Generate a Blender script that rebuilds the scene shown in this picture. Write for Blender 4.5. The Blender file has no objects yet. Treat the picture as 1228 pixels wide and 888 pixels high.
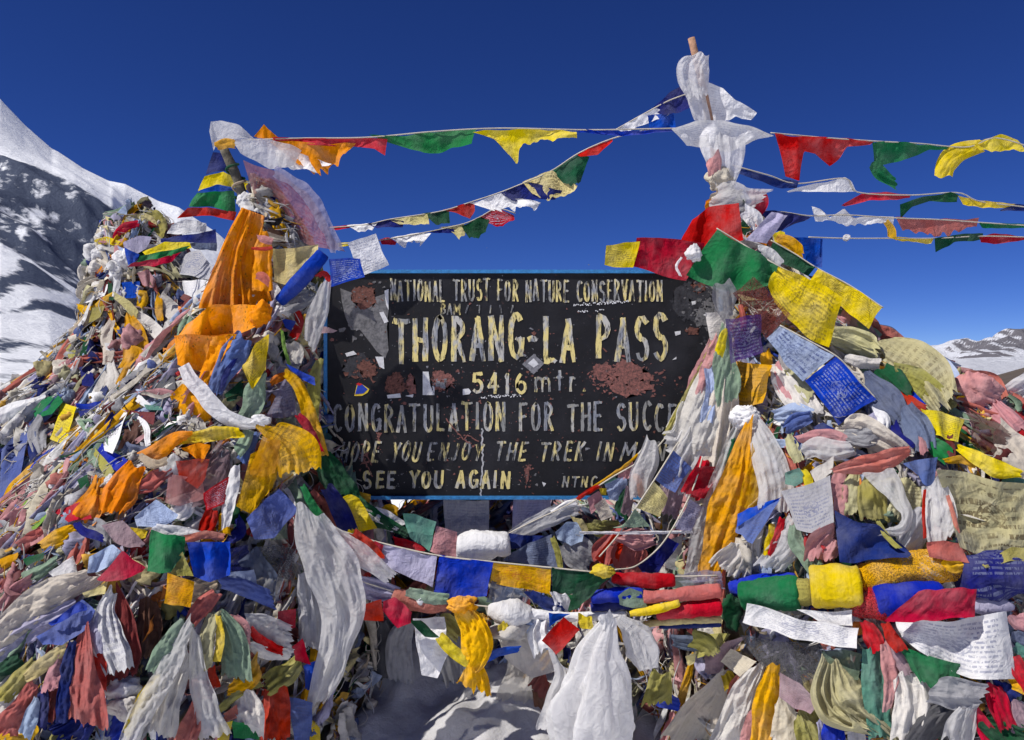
import bpy, bmesh, math, random
import numpy as np
from mathutils import Vector

S = bpy.context.scene
COL = S.collection
rng = np.random.default_rng(11)
random.seed(11)

# ------------------------------------------------------------------ camera, sky, sun, exposure
EYE = 1.6
FPX = 964.0                                  # focal length in pixels of the 1228 wide frame
cam_d = bpy.data.cameras.new("camera"); cam = bpy.data.objects.new("camera", cam_d); COL.objects.link(cam)
cam_d.sensor_width = 36; cam_d.lens = FPX / 1228 * 36
cam_d.clip_start = 0.05; cam_d.clip_end = 60000
cam.location = (0, 0, EYE); cam.rotation_euler = (math.radians(90), 0, 0)
S.camera = cam

SUN_EL = math.radians(49); SUN_AZ = math.radians(243)      # azimuth from +Y, clockwise: behind the camera, to the left
w = bpy.data.worlds.new("World"); S.world = w; w.use_nodes = True
nt = w.node_tree; nt.nodes.clear()
sky = nt.nodes.new("ShaderNodeTexSky"); sky.sky_type = 'NISHITA'; sky.sun_disc = False
sky.sun_elevation = SUN_EL; sky.sun_rotation = SUN_AZ
sky.altitude = 5400; sky.air_density = 0.8; sky.dust_density = 0.15; sky.ozone_density = 5.5
bg = nt.nodes.new("ShaderNodeBackground"); bg.inputs[1].default_value = 0.076
hs = nt.nodes.new("ShaderNodeHueSaturation"); hs.inputs['Saturation'].default_value = 1.19; hs.inputs['Hue'].default_value = .52
wo = nt.nodes.new("ShaderNodeOutputWorld")
nt.links.new(sky.outputs[0], hs.inputs['Color']); nt.links.new(hs.outputs[0], bg.inputs[0]); nt.links.new(bg.outputs[0], wo.inputs[0])
sun_d = bpy.data.lights.new("sun", 'SUN'); sun_d.energy = 4.6; sun_d.angle = math.radians(0.55); sun_d.color = (1.0, .955, .89)
sun = bpy.data.objects.new("sun", sun_d); COL.objects.link(sun)
to_sun = Vector((math.sin(SUN_AZ) * math.cos(SUN_EL), math.cos(SUN_AZ) * math.cos(SUN_EL), math.sin(SUN_EL)))
sun.rotation_euler = to_sun.to_track_quat('Z', 'Y').to_euler(); sun.location = (-6, -6, 9)
S.view_settings.view_transform = 'Standard'; S.view_settings.look = 'None'
S.view_settings.gamma = 1; S.view_settings.exposure = 0.30; S.view_settings.use_curve_mapping = False
S.render.engine = 'CYCLES'
S.cycles.max_bounces = 6; S.cycles.transparent_max_bounces = 12; S.cycles.use_denoising = True

# ------------------------------------------------------------------ small helpers
def P(px, py, Y):
    px = np.asarray(px, float); py = np.asarray(py, float); Y = np.asarray(Y, float)
    return np.stack([(px - 614) / FPX * Y, Y + 0 * px, EYE - (py - 444) / FPX * Y], -1)

def make_waves(n, fmin, fmax, dim, r):
    k = r.normal(size=(n, dim)); k /= np.linalg.norm(k, axis=1)[:, None]
    f = np.exp(r.uniform(np.log(fmin), np.log(fmax), n))
    return k * f[:, None], r.uniform(0, 6.283, n), f
def wnoise(p, n=8, fmin=1., fmax=4., seed=0):
    """smooth noise about -1..1: a sum of random waves"""
    r = np.random.default_rng(seed); k, ph, f = make_waves(n, fmin, fmax, p.shape[-1], r)
    a = (fmin / f) ** .7
    return (np.sin(p @ k.T + ph) * a).sum(-1) / (a.sum() ** .5 * 1.1)
def ridge(p, n=6, fmin=1., fmax=4., seed=0):
    """creased noise about -1..1"""
    r = np.random.default_rng(seed); k, ph, f = make_waves(n, fmin, fmax, p.shape[-1], r)
    a = (fmin / f) ** .8
    q = p @ k.T + ph
    q = q + 1.1 * np.sin(q[:, ::-1] * .63 + 1.3) if q.ndim == 2 else q + 1.1 * np.sin(q[..., ::-1] * .63 + 1.3)
    return ((1 - 2 * np.abs(np.sin(q))) * a).sum(-1) / (a.sum() ** .5 * 1.2)

def link(o, parent=None):
    COL.objects.link(o)
    if parent is not None:
        o.parent = parent
        o.matrix_parent_inverse = parent.matrix_basis.inverted()
    return o
def mesh_obj(name, V, F, mats, parent=None, uv=None, smooth=True, origin='centre', mat_index=None, colors=None):
    V = np.asarray(V, float).reshape(-1, 3)
    c = V.mean(0) if origin == 'centre' else np.asarray(origin, float)
    me = bpy.data.meshes.new(name)
    me.from_pydata((V - c).tolist(), [], [list(map(int, f)) for f in F])
    if not isinstance(mats, (list, tuple)): mats = [mats]
    for m in mats: me.materials.append(m)
    if smooth: me.polygons.foreach_set('use_smooth', [True] * len(me.polygons))
    if mat_index is not None: me.polygons.foreach_set('material_index', [int(i) for i in mat_index])
    if uv is not None:
        l = me.uv_layers.new(name="UVMap"); li = np.zeros(len(me.loops), int); me.loops.foreach_get('vertex_index', li)
        l.data.foreach_set('uv', np.asarray(uv, float).reshape(-1, 2)[li].ravel())
    if colors is not None:
        a = me.color_attributes.new("tint", 'FLOAT_COLOR', 'POINT')
        a.data.foreach_set('color', np.concatenate([np.asarray(colors), np.ones((len(V), 1))], 1).ravel())
    me.update()
    o = bpy.data.objects.new(name, me)
    o.location = c
    return link(o, parent)
def empty(name, loc, parent=None):
    o = bpy.data.objects.new(name, None); o.location = loc; o.empty_display_size = .1
    return link(o, parent)
def tag(o, label=None, cat=None, group=None, kind=None):
    if label: o['label'] = label
    if cat: o['category'] = cat
    if group: o['group'] = group
    if kind: o['kind'] = kind
    return o
def grid_faces(nv, nu, off=0, wrap=False):
    i = np.arange(nv - 1)[:, None]; j = np.arange(nu if wrap else nu - 1)[None, :]
    j2 = (j + 1) % nu
    a = i * nu + j; b = i * nu + j2
    return (np.stack([a, b, b + nu, a + nu], -1).reshape(-1, 4) + off)
def tube(path, rad, n=8, caps=True, squash=1.0):
    """closed tube along a 3D path; rad a number or one per point"""
    path = np.asarray(path, float); m = len(path); rad = np.broadcast_to(np.asarray(rad, float), (m,))
    t = np.gradient(path, axis=0); t /= np.linalg.norm(t, axis=1)[:, None] + 1e-9
    ref = np.array([0, 0, 1.]) if abs(t[:, 2]).mean() < .8 else np.array([0, 1., 0])
    a = np.cross(t, ref); a /= np.linalg.norm(a, axis=1)[:, None] + 1e-9
    b = np.cross(a, t)
    th = np.arange(n) / n * 2 * np.pi
    V = path[:, None] + rad[:, None, None] * (np.cos(th)[None, :, None] * a[:, None] * squash + np.sin(th)[None, :, None] * b[:, None])
    F = grid_faces(m, n, 0, True).tolist()
    if caps: F += [list(range(n))[::-1], [(m - 1) * n + k for k in range(n)]]
    return V.reshape(-1, 3), F
class MB:
    def __init__(s): s.V = []; s.F = []; s.n = 0; s.C = []; s.U = []
    def add(s, V, F, col=None, uv=None):
        V = np.asarray(V).reshape(-1, 3); s.V.append(V); s.F += [[i + s.n for i in f] for f in F]; s.n += len(V)
        if col is not None: s.C.append(np.broadcast_to(np.asarray(col, float), (len(V), 3)))
        if uv is not None: s.U.append(np.asarray(uv).reshape(-1, 2))
    def box(s, a, b):
        a, b = np.minimum(a, b), np.maximum(a, b)
        V = [(x, y, z) for x in (a[0], b[0]) for y in (a[1], b[1]) for z in (a[2], b[2])]
        s.add(V, [[0, 1, 3, 2], [4, 6, 7, 5], [0, 4, 5, 1], [2, 3, 7, 6], [0, 2, 6, 4], [1, 5, 7, 3]])
    def build(s, name, mats, parent=None, **k):
        if s.C: k['colors'] = np.concatenate(s.C)
        if s.U: k['uv'] = np.concatenate(s.U)
        return mesh_obj(name, np.concatenate(s.V), s.F, mats, parent, **k)

# ------------------------------------------------------------------ materials
def N(nt, t, **k):
    n = nt.nodes.new(t)
    for a, v in k.items(): setattr(n, a, v)
    return n
def newmat(name):
    m = bpy.data.materials.new(name); m.use_nodes = True; nt = m.node_tree; nt.nodes.clear()
    out = N(nt, "ShaderNodeOutputMaterial"); return m, nt, out
def L(nt, a, b): nt.links.new(a, b)
def math_(nt, op, a, b=None, clamp=False):
    n = N(nt, "ShaderNodeMath", operation=op); n.use_clamp = clamp
    for i, v in enumerate((a, b)):
        if v is None: continue
        if isinstance(v, (int, float)): n.inputs[i].default_value = v
        else: L(nt, v, n.inputs[i])
    return n.outputs[0]
def mix_(nt, f, a, b, mode='MIX'):
    n = N(nt, "ShaderNodeMix", data_type='RGBA', blend_type=mode)
    for i, v in ((0, f), (6, a), (7, b)):
        if isinstance(v, (int, float)): n.inputs[i].default_value = v
        elif isinstance(v, (tuple, list)): n.inputs[i].default_value = (*v[:3], 1)
        else: L(nt, v, n.inputs[i])
    return n.outputs[2]
def noise_(nt, vec, scale, detail=4, rough=.55, dist=0):
    n = N(nt, "ShaderNodeTexNoise"); n.inputs['Scale'].default_value = scale; n.inputs['Detail'].default_value = detail
    n.inputs['Roughness'].default_value = rough; n.inputs['Distortion'].default_value = dist
    if vec is not None: L(nt, vec, n.inputs['Vector'])
    return n.outputs[0]
def ramp_(nt, f, stops, interp='LINEAR'):
    n = N(nt, "ShaderNodeValToRGB"); cr = n.color_ramp; cr.interpolation = interp
    while len(cr.elements) < len(stops): cr.elements.new(.5)
    for e, (p, c) in zip(cr.elements, stops):
        e.position = p; e.color = (*c[:3], 1) if isinstance(c, (tuple, list)) else (c, c, c, 1)
    L(nt, f, n.inputs[0]); return n.outputs[0]

PAL = dict(white=(.80, .795, .80), offwhite=(.63, .60, .56), grey=(.36, .36, .385), ivory=(.63, .57, .48), beige=(.50, .41, .29),
    paleyellow=(.62, .53, .24), yellow=(.78, .60, .03), gold=(.75, .40, .015), orange=(.82, .25, .008), saffron=(.85, .43, .015),
    olive=(.36, .33, .09), paleolive=(.50, .47, .26), leaf=(.19, .35, .05), green=(.016, .17, .055), dkgreen=(.01, .075, .032),
    sage=(.24, .34, .24), teal=(.11, .28, .22), blue=(.012, .05, .42), navy=(.013, .022, .15), dusty=(.10, .145, .38),
    paleblue=(.38, .47, .66), lavender=(.43, .41, .57), slate=(.13, .16, .25), purple=(.08, .04, .24), red=(.52, .02, .022),
    crimson=(.43, .01, .022), maroon=(.16, .03, .03), salmon=(.50, .15, .12), pink=(.56, .27, .28), mauve=(.32, .22, .25),
    brown=(.13, .065, .045), black=(.012, .012, .014), dkgrey=(.09, .09, .10), cream=(.68, .62, .48), marigold=(.84, .32, .01))
CMAT = {}
def cloth(colour, opt=''):
    """woven cloth: sun-faded in patches, soiled, thin enough to glow a little; opt p printed rows, d dark bold print, s sheer, m mesh, x plastic, r red rows"""
    key = (colour, ''.join(sorted(opt)))
    if key in CMAT: return CMAT[key]
    m, nt, out = newmat("cloth_" + colour + ("_" + key[1] if opt else "")); base = PAL[colour]
    tc = N(nt, "ShaderNodeTexCoord"); oi = N(nt, "ShaderNodeObjectInfo"); oc = tc.outputs['Object']
    vm = N(nt, "ShaderNodeVectorMath", operation='ADD'); L(nt, oc, vm.inputs[0])
    rv = N(nt, "ShaderNodeCombineXYZ"); r9 = math_(nt, 'MULTIPLY', oi.outputs['Random'], 37.0)
    L(nt, r9, rv.inputs[0]); L(nt, r9, rv.inputs[2]); L(nt, rv.outputs[0], vm.inputs[1]); vec = vm.outputs[0]
    lum = sum(base) / 3
    faded = tuple(b * .62 + (lum * .6 + .16) * .38 for b in base); dirt = tuple(b * (.58 if lum < .5 else .74) for b in base)
    f1 = ramp_(nt, noise_(nt, vec, 7, 5, .6), [(.42, 0), (.68, 1)])
    c = mix_(nt, math_(nt, 'MULTIPLY', f1, .75), base, faded)
    f2 = ramp_(nt, noise_(nt, vec, 16, 6, .7), [(.48, 0), (.75, 1)])
    c = mix_(nt, math_(nt, 'MULTIPLY', f2, .55), c, dirt)
    us = N(nt, "ShaderNodeMapping"); L(nt, tc.outputs['UV'], us.inputs[0]); us.inputs['Scale'].default_value = (34, 1.6, 1); L(nt, rv.outputs[0], us.inputs['Location'])
    thread = noise_(nt, us.outputs[0], 1.0, 4, .6, .3)
    c = mix_(nt, math_(nt, 'MULTIPLY', ramp_(nt, thread, [(.50, 0), (.72, 1)]), .38), c, dirt)
    if 'f' in opt:
        fv = N(nt, "ShaderNodeTexVoronoi"); fv.inputs['Scale'].default_value = 58; L(nt, vec, fv.inputs['Vector'])
        mot = math_(nt, 'MULTIPLY', math_(nt, 'LESS_THAN', fv.outputs['Distance'], .30), math_(nt, 'GREATER_THAN', noise_(nt, vec, 9, 2), .52))
        c = mix_(nt, math_(nt, 'MULTIPLY', mot, .55), c, (.10, .085, .02))
    hsv = N(nt, "ShaderNodeHueSaturation")
    L(nt, math_(nt, 'ADD', math_(nt, 'MULTIPLY', oi.outputs['Random'], .018), .491), hsv.inputs['Hue'])
    rr = math_(nt, 'FRACT', math_(nt, 'MULTIPLY', oi.outputs['Random'], 7.31))
    L(nt, math_(nt, 'ADD', math_(nt, 'MULTIPLY', rr, .26), .86), hsv.inputs['Value'])
    hsv.inputs['Saturation'].default_value = 1.04; L(nt, c, hsv.inputs['Color']); c = hsv.outputs[0]
    if any(k in opt for k in 'pdrq'):
        uv = N(nt, "ShaderNodeSeparateXYZ"); L(nt, tc.outputs['UV'], uv.inputs[0]); u, v = uv.outputs[0], uv.outputs[1]
        rows = 13.0 if 'd' not in opt else 7.0
        vr = math_(nt, 'MULTIPLY', v, rows); fr = math_(nt, 'FRACT', vr); fl = math_(nt, 'FLOOR', vr)
        band = math_(nt, 'MULTIPLY', math_(nt, 'GREATER_THAN', fr, .3), math_(nt, 'LESS_THAN', fr, .78))
        cv = N(nt, "ShaderNodeCombineXYZ"); L(nt, math_(nt, 'MULTIPLY', u, 38.0), cv.inputs[0])
        L(nt, math_(nt, 'MULTIPLY', fl, 5.37), cv.inputs[1]); L(nt, math_(nt, 'ADD', r9, math_(nt, 'MULTIPLY', v, 9.)), cv.inputs[2])
        ink = math_(nt, 'GREATER_THAN', noise_(nt, cv.outputs[0], 1.0, 2, .6), .47)
        ink = math_(nt, 'MULTIPLY', ink, band)
        du = math_(nt, 'ABSOLUTE', math_(nt, 'SUBTRACT', u, .5)); dv = math_(nt, 'ABSOLUTE', math_(nt, 'SUBTRACT', v, .5))
        marg = math_(nt, 'MULTIPLY', math_(nt, 'LESS_THAN', du, .42), math_(nt, 'LESS_THAN', dv, .42))
        ink = math_(nt, 'MULTIPLY', ink, marg)
        d = math_(nt, 'SQRT', math_(nt, 'ADD', math_(nt, 'MULTIPLY', du, du), math_(nt, 'MULTIPLY', dv, dv)))
        cen = math_(nt, 'LESS_THAN', d, .16)
        blot = math_(nt, 'GREATER_THAN', noise_(nt, tc.outputs['UV'], 17, 3, .6), .5)
        ring = math_(nt, 'MULTIPLY', math_(nt, 'GREATER_THAN', d, .155), math_(nt, 'LESS_THAN', d, .17))
        ink = math_(nt, 'MULTIPLY', ink, math_(nt, 'SUBTRACT', 1., cen))
        ink = math_(nt, 'ADD', ink, math_(nt, 'MULTIPLY', cen, blot), True); ink = math_(nt, 'ADD', ink, ring, True)
        wear = ramp_(nt, noise_(nt, vec, 11, 3, .5), [(.35, .25), (.6, 1)])
        light_ink = lum < .2
        icol = (.45, .5, .62) if light_ink else ((.42, .05, .03) if 'r' in opt else ((.05, .07, .22) if colour in ('white', 'paleblue', 'lavender', 'grey') else (.10, .07, .035)))
        c = mix_(nt, math_(nt, 'MULTIPLY', math_(nt, 'MULTIPLY', ink, wear), (.8 if 'd' in opt else .24 if 'q' in opt else .55)), c, icol)
    p = N(nt, "ShaderNodeBsdfPrincipled"); L(nt, c, p.inputs['Base Color'])
    p.inputs['Roughness'].default_value = .38 if 'x' in opt else .88
    p.inputs['Specular IOR Level'].default_value = .4 if 'x' in opt else .12
    if 'x' not in opt: p.inputs['Sheen Weight'].default_value = .06
    b = N(nt, "ShaderNodeBump"); b.inputs['Strength'].default_value = .42; b.inputs['Distance'].default_value = .0065
    st = N(nt, "ShaderNodeMapping"); L(nt, vec, st.inputs[0]); st.inputs['Scale'].default_value = (1, 1, .55)
    h = math_(nt, 'ADD', noise_(nt, st.outputs[0], 55, 3, .6, .6), math_(nt, 'MULTIPLY', noise_(nt, vec, 260, 2, .5), .2)); h = math_(nt, 'ADD', h, math_(nt, 'MULTIPLY', thread, .8))
    for sc_, am_ in ((8, 1.35), (19, .6)):                           # sharp set-in creases
        cr_ = math_(nt, 'ABSOLUTE', math_(nt, 'SUBTRACT', noise_(nt, vec, sc_, 2, .5, 1.2), .5)); cr_ = ramp_(nt, cr_, [(0, 1), (.16, 0)])
        h = math_(nt, 'ADD', h, math_(nt, 'MULTIPLY', cr_, am_))
    L(nt, h, b.inputs['Height']); L(nt, b.outputs[0], p.inputs['Normal'])
    t = N(nt, "ShaderNodeBsdfTranslucent"); L(nt, c, t.inputs[0]); L(nt, b.outputs[0], t.inputs['Normal'])
    mx = N(nt, "ShaderNodeMixShader"); mx.inputs[0].default_value = .55 if ('s' in opt or 'x' in opt) else .28
    L(nt, p.outputs[0], mx.inputs[1]); L(nt, t.outputs[0], mx.inputs[2]); sh = mx.outputs[0]
    if any(k in opt for k in 'smx'):
        tr = N(nt, "ShaderNodeBsdfTransparent"); m2 = N(nt, "ShaderNodeMixShader")
        if 'm' in opt: L(nt, ramp_(nt, noise_(nt, vec, 190, 2, .5), [(.44, .12), (.56, .62)]), m2.inputs[0])
        else: m2.inputs[0].default_value = .30 if ('s' in opt and colour != 'white') else .15
        L(nt, sh, m2.inputs[1]); L(nt, tr.outputs[0], m2.inputs[2]); sh = m2.outputs[0]
    L(nt, sh, out.inputs[0]); CMAT[key] = m; return m

def tint_cloth():
    m, nt, out = newmat("cloth_mixed"); at = N(nt, "ShaderNodeAttribute", attribute_name="tint"); tc = N(nt, "ShaderNodeTexCoord")
    f = ramp_(nt, noise_(nt, tc.outputs['Object'], 18, 5, .65), [(.40, .62), (.62, 1.08)])
    c = mix_(nt, 1.0, at.outputs[0], f, 'MULTIPLY')
    p = N(nt, "ShaderNodeBsdfPrincipled"); p.inputs['Roughness'].default_value = .9; p.inputs['Specular IOR Level'].default_value = .1; L(nt, c, p.inputs[0])
    b = N(nt, "ShaderNodeBump"); b.inputs['Strength'].default_value = .4; b.inputs['Distance'].default_value = .006
    L(nt, noise_(nt, tc.outputs['Object'], 60, 3, .6, .5), b.inputs['Height']); L(nt, b.outputs[0], p.inputs['Normal'])
    t = N(nt, "ShaderNodeBsdfTranslucent"); L(nt, c, t.inputs[0])
    mx = N(nt, "ShaderNodeMixShader"); mx.inputs[0].default_value = .2; L(nt, p.outputs[0], mx.inputs[1]); L(nt, t.outputs[0], mx.inputs[2])
    L(nt, mx.outputs[0], out.inputs[0]); return m
def simple(name, col, rough=.6, spec=.3, var=.25, scale=20, bump=.2, col2=None):
    m, nt, out = newmat(name); tc = N(nt, "ShaderNodeTexCoord")
    f = ramp_(nt, noise_(nt, tc.outputs['Object'], scale, 5, .65), [(.35, 0), (.68, 1)])
    c = mix_(nt, f, col, col2 or tuple(x * (1 - var) for x in col))
    p = N(nt, "ShaderNodeBsdfPrincipled"); L(nt, c, p.inputs[0]); p.inputs['Roughness'].default_value = rough; p.inputs['Specular IOR Level'].default_value = spec
    b = N(nt, "ShaderNodeBump"); b.inputs['Strength'].default_value = bump; b.inputs['Distance'].default_value = .01
    L(nt, noise_(nt, tc.outputs['Object'], scale * 3, 4, .6), b.inputs['Height']); L(nt, b.outputs[0], p.inputs['Normal'])
    L(nt, p.outputs[0], out.inputs[0]); return m
M_TINT = tint_cloth()
M_CORD = simple("cord", (.52, .48, .40), .9, .1)
M_WOOD = simple("pole_wood", (.48, .27, .17), .75, .2, .5, 30)
M_BLUEP = simple("blue_frame_paint", (.035, .22, .52), .45, .4, .45, 40, .3)
M_STEEL = simple("post_steel", (.20, .20, .21), .5, .4, .4, 14)

def snow_mat(name, rock_scale, thr, rock=(.055, .055, .065), rock2=(.12, .105, .10), snow=(.80, .82, .86), slope_w=1.0, stretch=(1, 1, 1), bump=.6, bdist=3.0, soft=(.03, .05)):
    m, nt, out = newmat(name); tc = N(nt, "ShaderNodeTexCoord"); ge = N(nt, "ShaderNodeNewGeometry")
    mp = N(nt, "ShaderNodeMapping"); L(nt, tc.outputs['Object'], mp.inputs[0]); mp.inputs['Scale'].default_value = stretch
    nz = N(nt, "ShaderNodeSeparateXYZ"); L(nt, ge.outputs['Normal'], nz.inputs[0])
    at = N(nt, "ShaderNodeAttribute", attribute_name="tint"); sp = N(nt, "ShaderNodeSeparateColor"); L(nt, at.outputs[0], sp.inputs[0])
    n1 = noise_(nt, mp.outputs[0], rock_scale, 9, .68, .4)
    v = math_(nt, 'ADD', math_(nt, 'MULTIPLY', math_(nt, 'SUBTRACT', .72, nz.outputs[2]), slope_w), n1)
    v = math_(nt, 'ADD', v, sp.outputs[0])                      # bare rock where the face is blown free of snow
    f = ramp_(nt, v, [(thr - soft[0], 0), (thr + soft[1], 1)])
    rc = mix_(nt, noise_(nt, mp.outputs[0], rock_scale * 4, 6, .7), rock, rock2)
    sc = mix_(nt, noise_(nt, tc.outputs['Object'], rock_scale * 2, 4, .5), snow, tuple(x * .93 for x in snow))
    c = mix_(nt, f, sc, rc)
    p = N(nt, "ShaderNodeBsdfPrincipled"); L(nt, c, p.inputs[0]); p.inputs['Roughness'].default_value = .75; p.inputs['Specular IOR Level'].default_value = .15
    b = N(nt, "ShaderNodeBump"); b.inputs['Strength'].default_value = bump; b.inputs['Distance'].default_value = bdist
    L(nt, math_(nt, 'SUBTRACT', n1, math_(nt, 'MULTIPLY', f, .15)), b.inputs['Height']); L(nt, b.outputs[0], p.inputs['Normal'])
    L(nt, p.outputs[0], out.inputs[0]); return m

# ------------------------------------------------------------------ ground and mountains
def terrain(name, px_range, y_rows, depth_fn, height_fn, mat, nu, label=None, tintfn=None):
    """a real land surface: columns fan out from the viewpoint, rows go away from it"""
    a = np.linspace(*px_range, nu) if len(px_range) == 2 else px_range; nu = len(a); r = y_rows
    A, R = np.meshgrid(a, r)
    X = (A - 614) / FPX * R; Z = height_fn(A, R, X)
    V = np.stack([X, R, Z], -1)
    col = np.zeros((len(r), nu, 3))
    if tintfn is not None: col[..., 0] = tintfn(A, R, X, Z)
    o = mesh_obj(name, V, grid_faces(len(r), nu), mat, origin=(0, 0, 0), colors=col.reshape(-1, 3))
    o['kind'] = 'structure'; return o

# ground: one sheet of wind-packed snow and stones reaching the horizon
r = np.concatenate([np.linspace(0, 8, 60), np.geomspace(8.3, 40000, 70)]); th = np.linspace(0, 2 * np.pi, 97)[:-1]
RR, TH = np.meshgrid(r, th, indexing='ij'); gx = RR * np.sin(TH); gy = RR * np.cos(TH) + 2.0
gz = -.3 + .05 * wnoise(np.stack([gx, gy], -1) * 1.3, 10, .6, 5, 3) * np.exp(-RR / 60) + .6 * wnoise(np.stack([gx, gy], -1) / 25, 8, .5, 3, 4) * np.clip((RR - 8) / 60, 0, 1) - np.clip((RR - 10) / 400, 0, 1) * 25
ground = mesh_obj('ground', np.stack([gx, gy, gz], -1), grid_faces(len(r), 96, 0, True), snow_mat("ground_snow", .9, .66, bump=.4, bdist=.06), origin=(0, 0, 0), colors=np.zeros((len(r) * 96, 3)))
ground['kind'] = 'structure'

# left mountain: a near snow slope, and behind it a shaded rock face under a corniced ridge
def left_h(A, R, X):
    # near slope climbing to the left, foot on the right
    ppx = A
    # crest heights of three successive ribs, as elevation (tan) over the column angle
    e1 = np.interp(ppx, [-900, -300, 0, 60, 110, 160, 230, 330], [.02, .03, .047, .028, .0, -.02, -.05, -.08])
    e2 = np.interp(ppx, [-900, -300, 0, 40, 90, 130, 200, 330], [.30, .22, .160, .138, .100, .058, .0, -.06])
    e3 = np.interp(ppx, [-900, -500, -200, 0, 30, 62, 70, 100, 130, 150, 190, 215, 260, 330, 420], [.86, .66, .46, .338, .305, .276, .272, .251, .236, .232, .211, .203, .172, .11, .03])
    e25 = np.interp(ppx, [-900, -300, 0, 40, 90, 135, 160, 200, 330], [.55, .40, .264, .249, .231, .204, .16, .10, .0])
    d = np.array([60, 160, 300, 420, 520, 700, 760, 900.])
    rows = [np.full_like(e1, -.075), e1 * .4 - .045, e1 + .02, e2 * .93, e2, e25, e25 + (e3 - e25) * .35, e3]
    out = np.zeros_like(A); Rr = np.clip(R, d[0], d[-1])
    for k in range(len(d) - 1):
        t = np.clip((Rr - d[k]) / (d[k + 1] - d[k]), 0, 1); s = (Rr >= d[k]) & (Rr <= d[k + 1])
        out = np.where(s, rows[k] + (rows[k + 1] - rows[k]) * t, out)
    z = EYE + out * Rr
    p = np.stack([X, R], -1)
    rough = ridge(p / 60 @ np.array([[1, .5], [-.4, 1.]]), 9, .7, 7, 5)
    band = np.exp(-((Rr - 610) / 80) ** 2)
    z = z + rough * (3.0 + 13 * band) * np.clip((Rr - 150) / 300, .1, 1) * np.clip((900 - Rr) / 60, .08, 1)
    z = z - np.clip(R - 900, 0, 1e9) * .9
    return z
def left_tint(A, R, X, Z):
    p = np.stack([X, R, Z], -1) / 40
    face = np.clip((R - 522) / 12, 0, 1) * np.clip((715 - R) / 14, 0, 1)
    streak = ridge(np.stack([X * .80 + Z * .60, X * .12 - Z * .16, R * .02], -1) / 3.6, 14, .8, 5, 9)           # gullies running down the face
    c_ = X * .50 + Z * .87; a_ = X * .87 - Z * .50
    s2 = ridge(np.stack([c_ / 3.2, a_ / 16, R / 60], -1), 12, .35, 3, 10)                                              # ribs of bare scree across the near slope
    patchy = np.clip(wnoise(np.stack([X, Z * 1.4], -1) / 16, 7, .7, 3, 12) + .6, 0, 1.5)
    low = (.06 + 1.0 * np.clip(s2 + .36, -.3, 1.1) * patchy) * np.clip((R - 90) / 60, 0, 1) * (R < 522)
    topband = np.clip((R - 735) / 20, 0, 1)
    return face * (.43 + .30 * (streak + .30)) + low - topband * .3
mm = snow_mat("mountain_snow_rock", .14, .63, rock=(.022, .032, .066), rock2=(.085, .105, .155), slope_w=.22, stretch=(1, 1, .45), bump=.45, bdist=4, soft=(.11, .10))
terrain('snow_mountain', np.concatenate([np.linspace(-2300, -60, 190), np.linspace(-54, 430, 250)]), np.concatenate([np.linspace(60, 500, 90), np.linspace(504, 930, 150), [1100, 1500]]), None, left_h, mm, 420, tintfn=left_tint)

# right: a far snowy range, snowfield in front of it, a brown moraine slope nearer
def right_h(A, R, X):
    e = np.interp(A, [600, 900, 1050, 1098, 1130, 1165, 1190, 1228, 1300, 1500, 1900], [-.02, .0, .022, .031, .030, .030, .040, .053, .056, .08, .12])
    fore = np.interp(A, [600, 1000, 1100, 1160, 1228, 1500], [-.03, -.02, .004, .012, .010, .02])
    d0, d1, d2 = 2500, 5200, 7500
    t1 = np.clip((R - d0) / (d1 - d0), 0, 1); t2 = np.clip((R - d1) / (d2 - d1), 0, 1)
    el = -.03 + (fore + .03) * t1 + (e - fore) * t2
    rg = ridge(np.stack([X, R * .5], -1) / 260, 14, .5, 9, 21)
    z = EYE + el * R + (rg + .3) * (210 * t2 * (1 - np.clip((R - 7300) / 200, 0, .55)) + 6 * t1) * np.clip((A - 1080) / 90, .12, 1)
    return z - np.clip(R - 7500, 0, 1e9) * .8
def right_tint(A, R, X, Z):
    t = np.clip((R - 5400) / 600, 0, 1) * np.clip((A - 1120) / 60, 0, 1)
    return t * (.54 + .60 * (.34 + ridge(np.stack([X + Z * .6, Z * .5, R * .1], -1) / 45, 12, .4, 4, 22))) - .2 * (R < 5300)
mr = snow_mat("far_range_snow_rock", .012, .60, rock=(.10, .105, .14), rock2=(.20, .185, .19), snow=(.62, .64, .70), slope_w=.7, soft=(.08, .08), bump=1.0, bdist=60)
terrain('snowy_range', (640, 1900), np.concatenate([np.linspace(2500, 5200, 40), np.linspace(5250, 7600, 110), [9000]]), None, right_h, mr, 420, tintfn=right_tint)
def mor_h(A, R, X):
    e = np.interp(A, [900, 1100, 1165, 1190, 1228, 1300, 1600], [-.08, -.05, -.022, -.008, .003, .022, .10])
    t = np.clip((R - 150) / 350, 0, 1)
    z = EYE - 18 * (1 - t) + (e * R) * t + ridge(np.stack([X, R], -1) / 30, 8, .6, 5, 31) * 1.2 * t * (R < 495)
    return z - np.clip(R - 500, 0, 1e9) * .6
terrain('moraine_slope', (880, 1700), np.concatenate([np.linspace(150, 500, 60), [560, 800]]), None, mor_h, simple("moraine_gravel", (.105, .085, .07), .9, .1, .35, .08, .5), 160)

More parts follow.
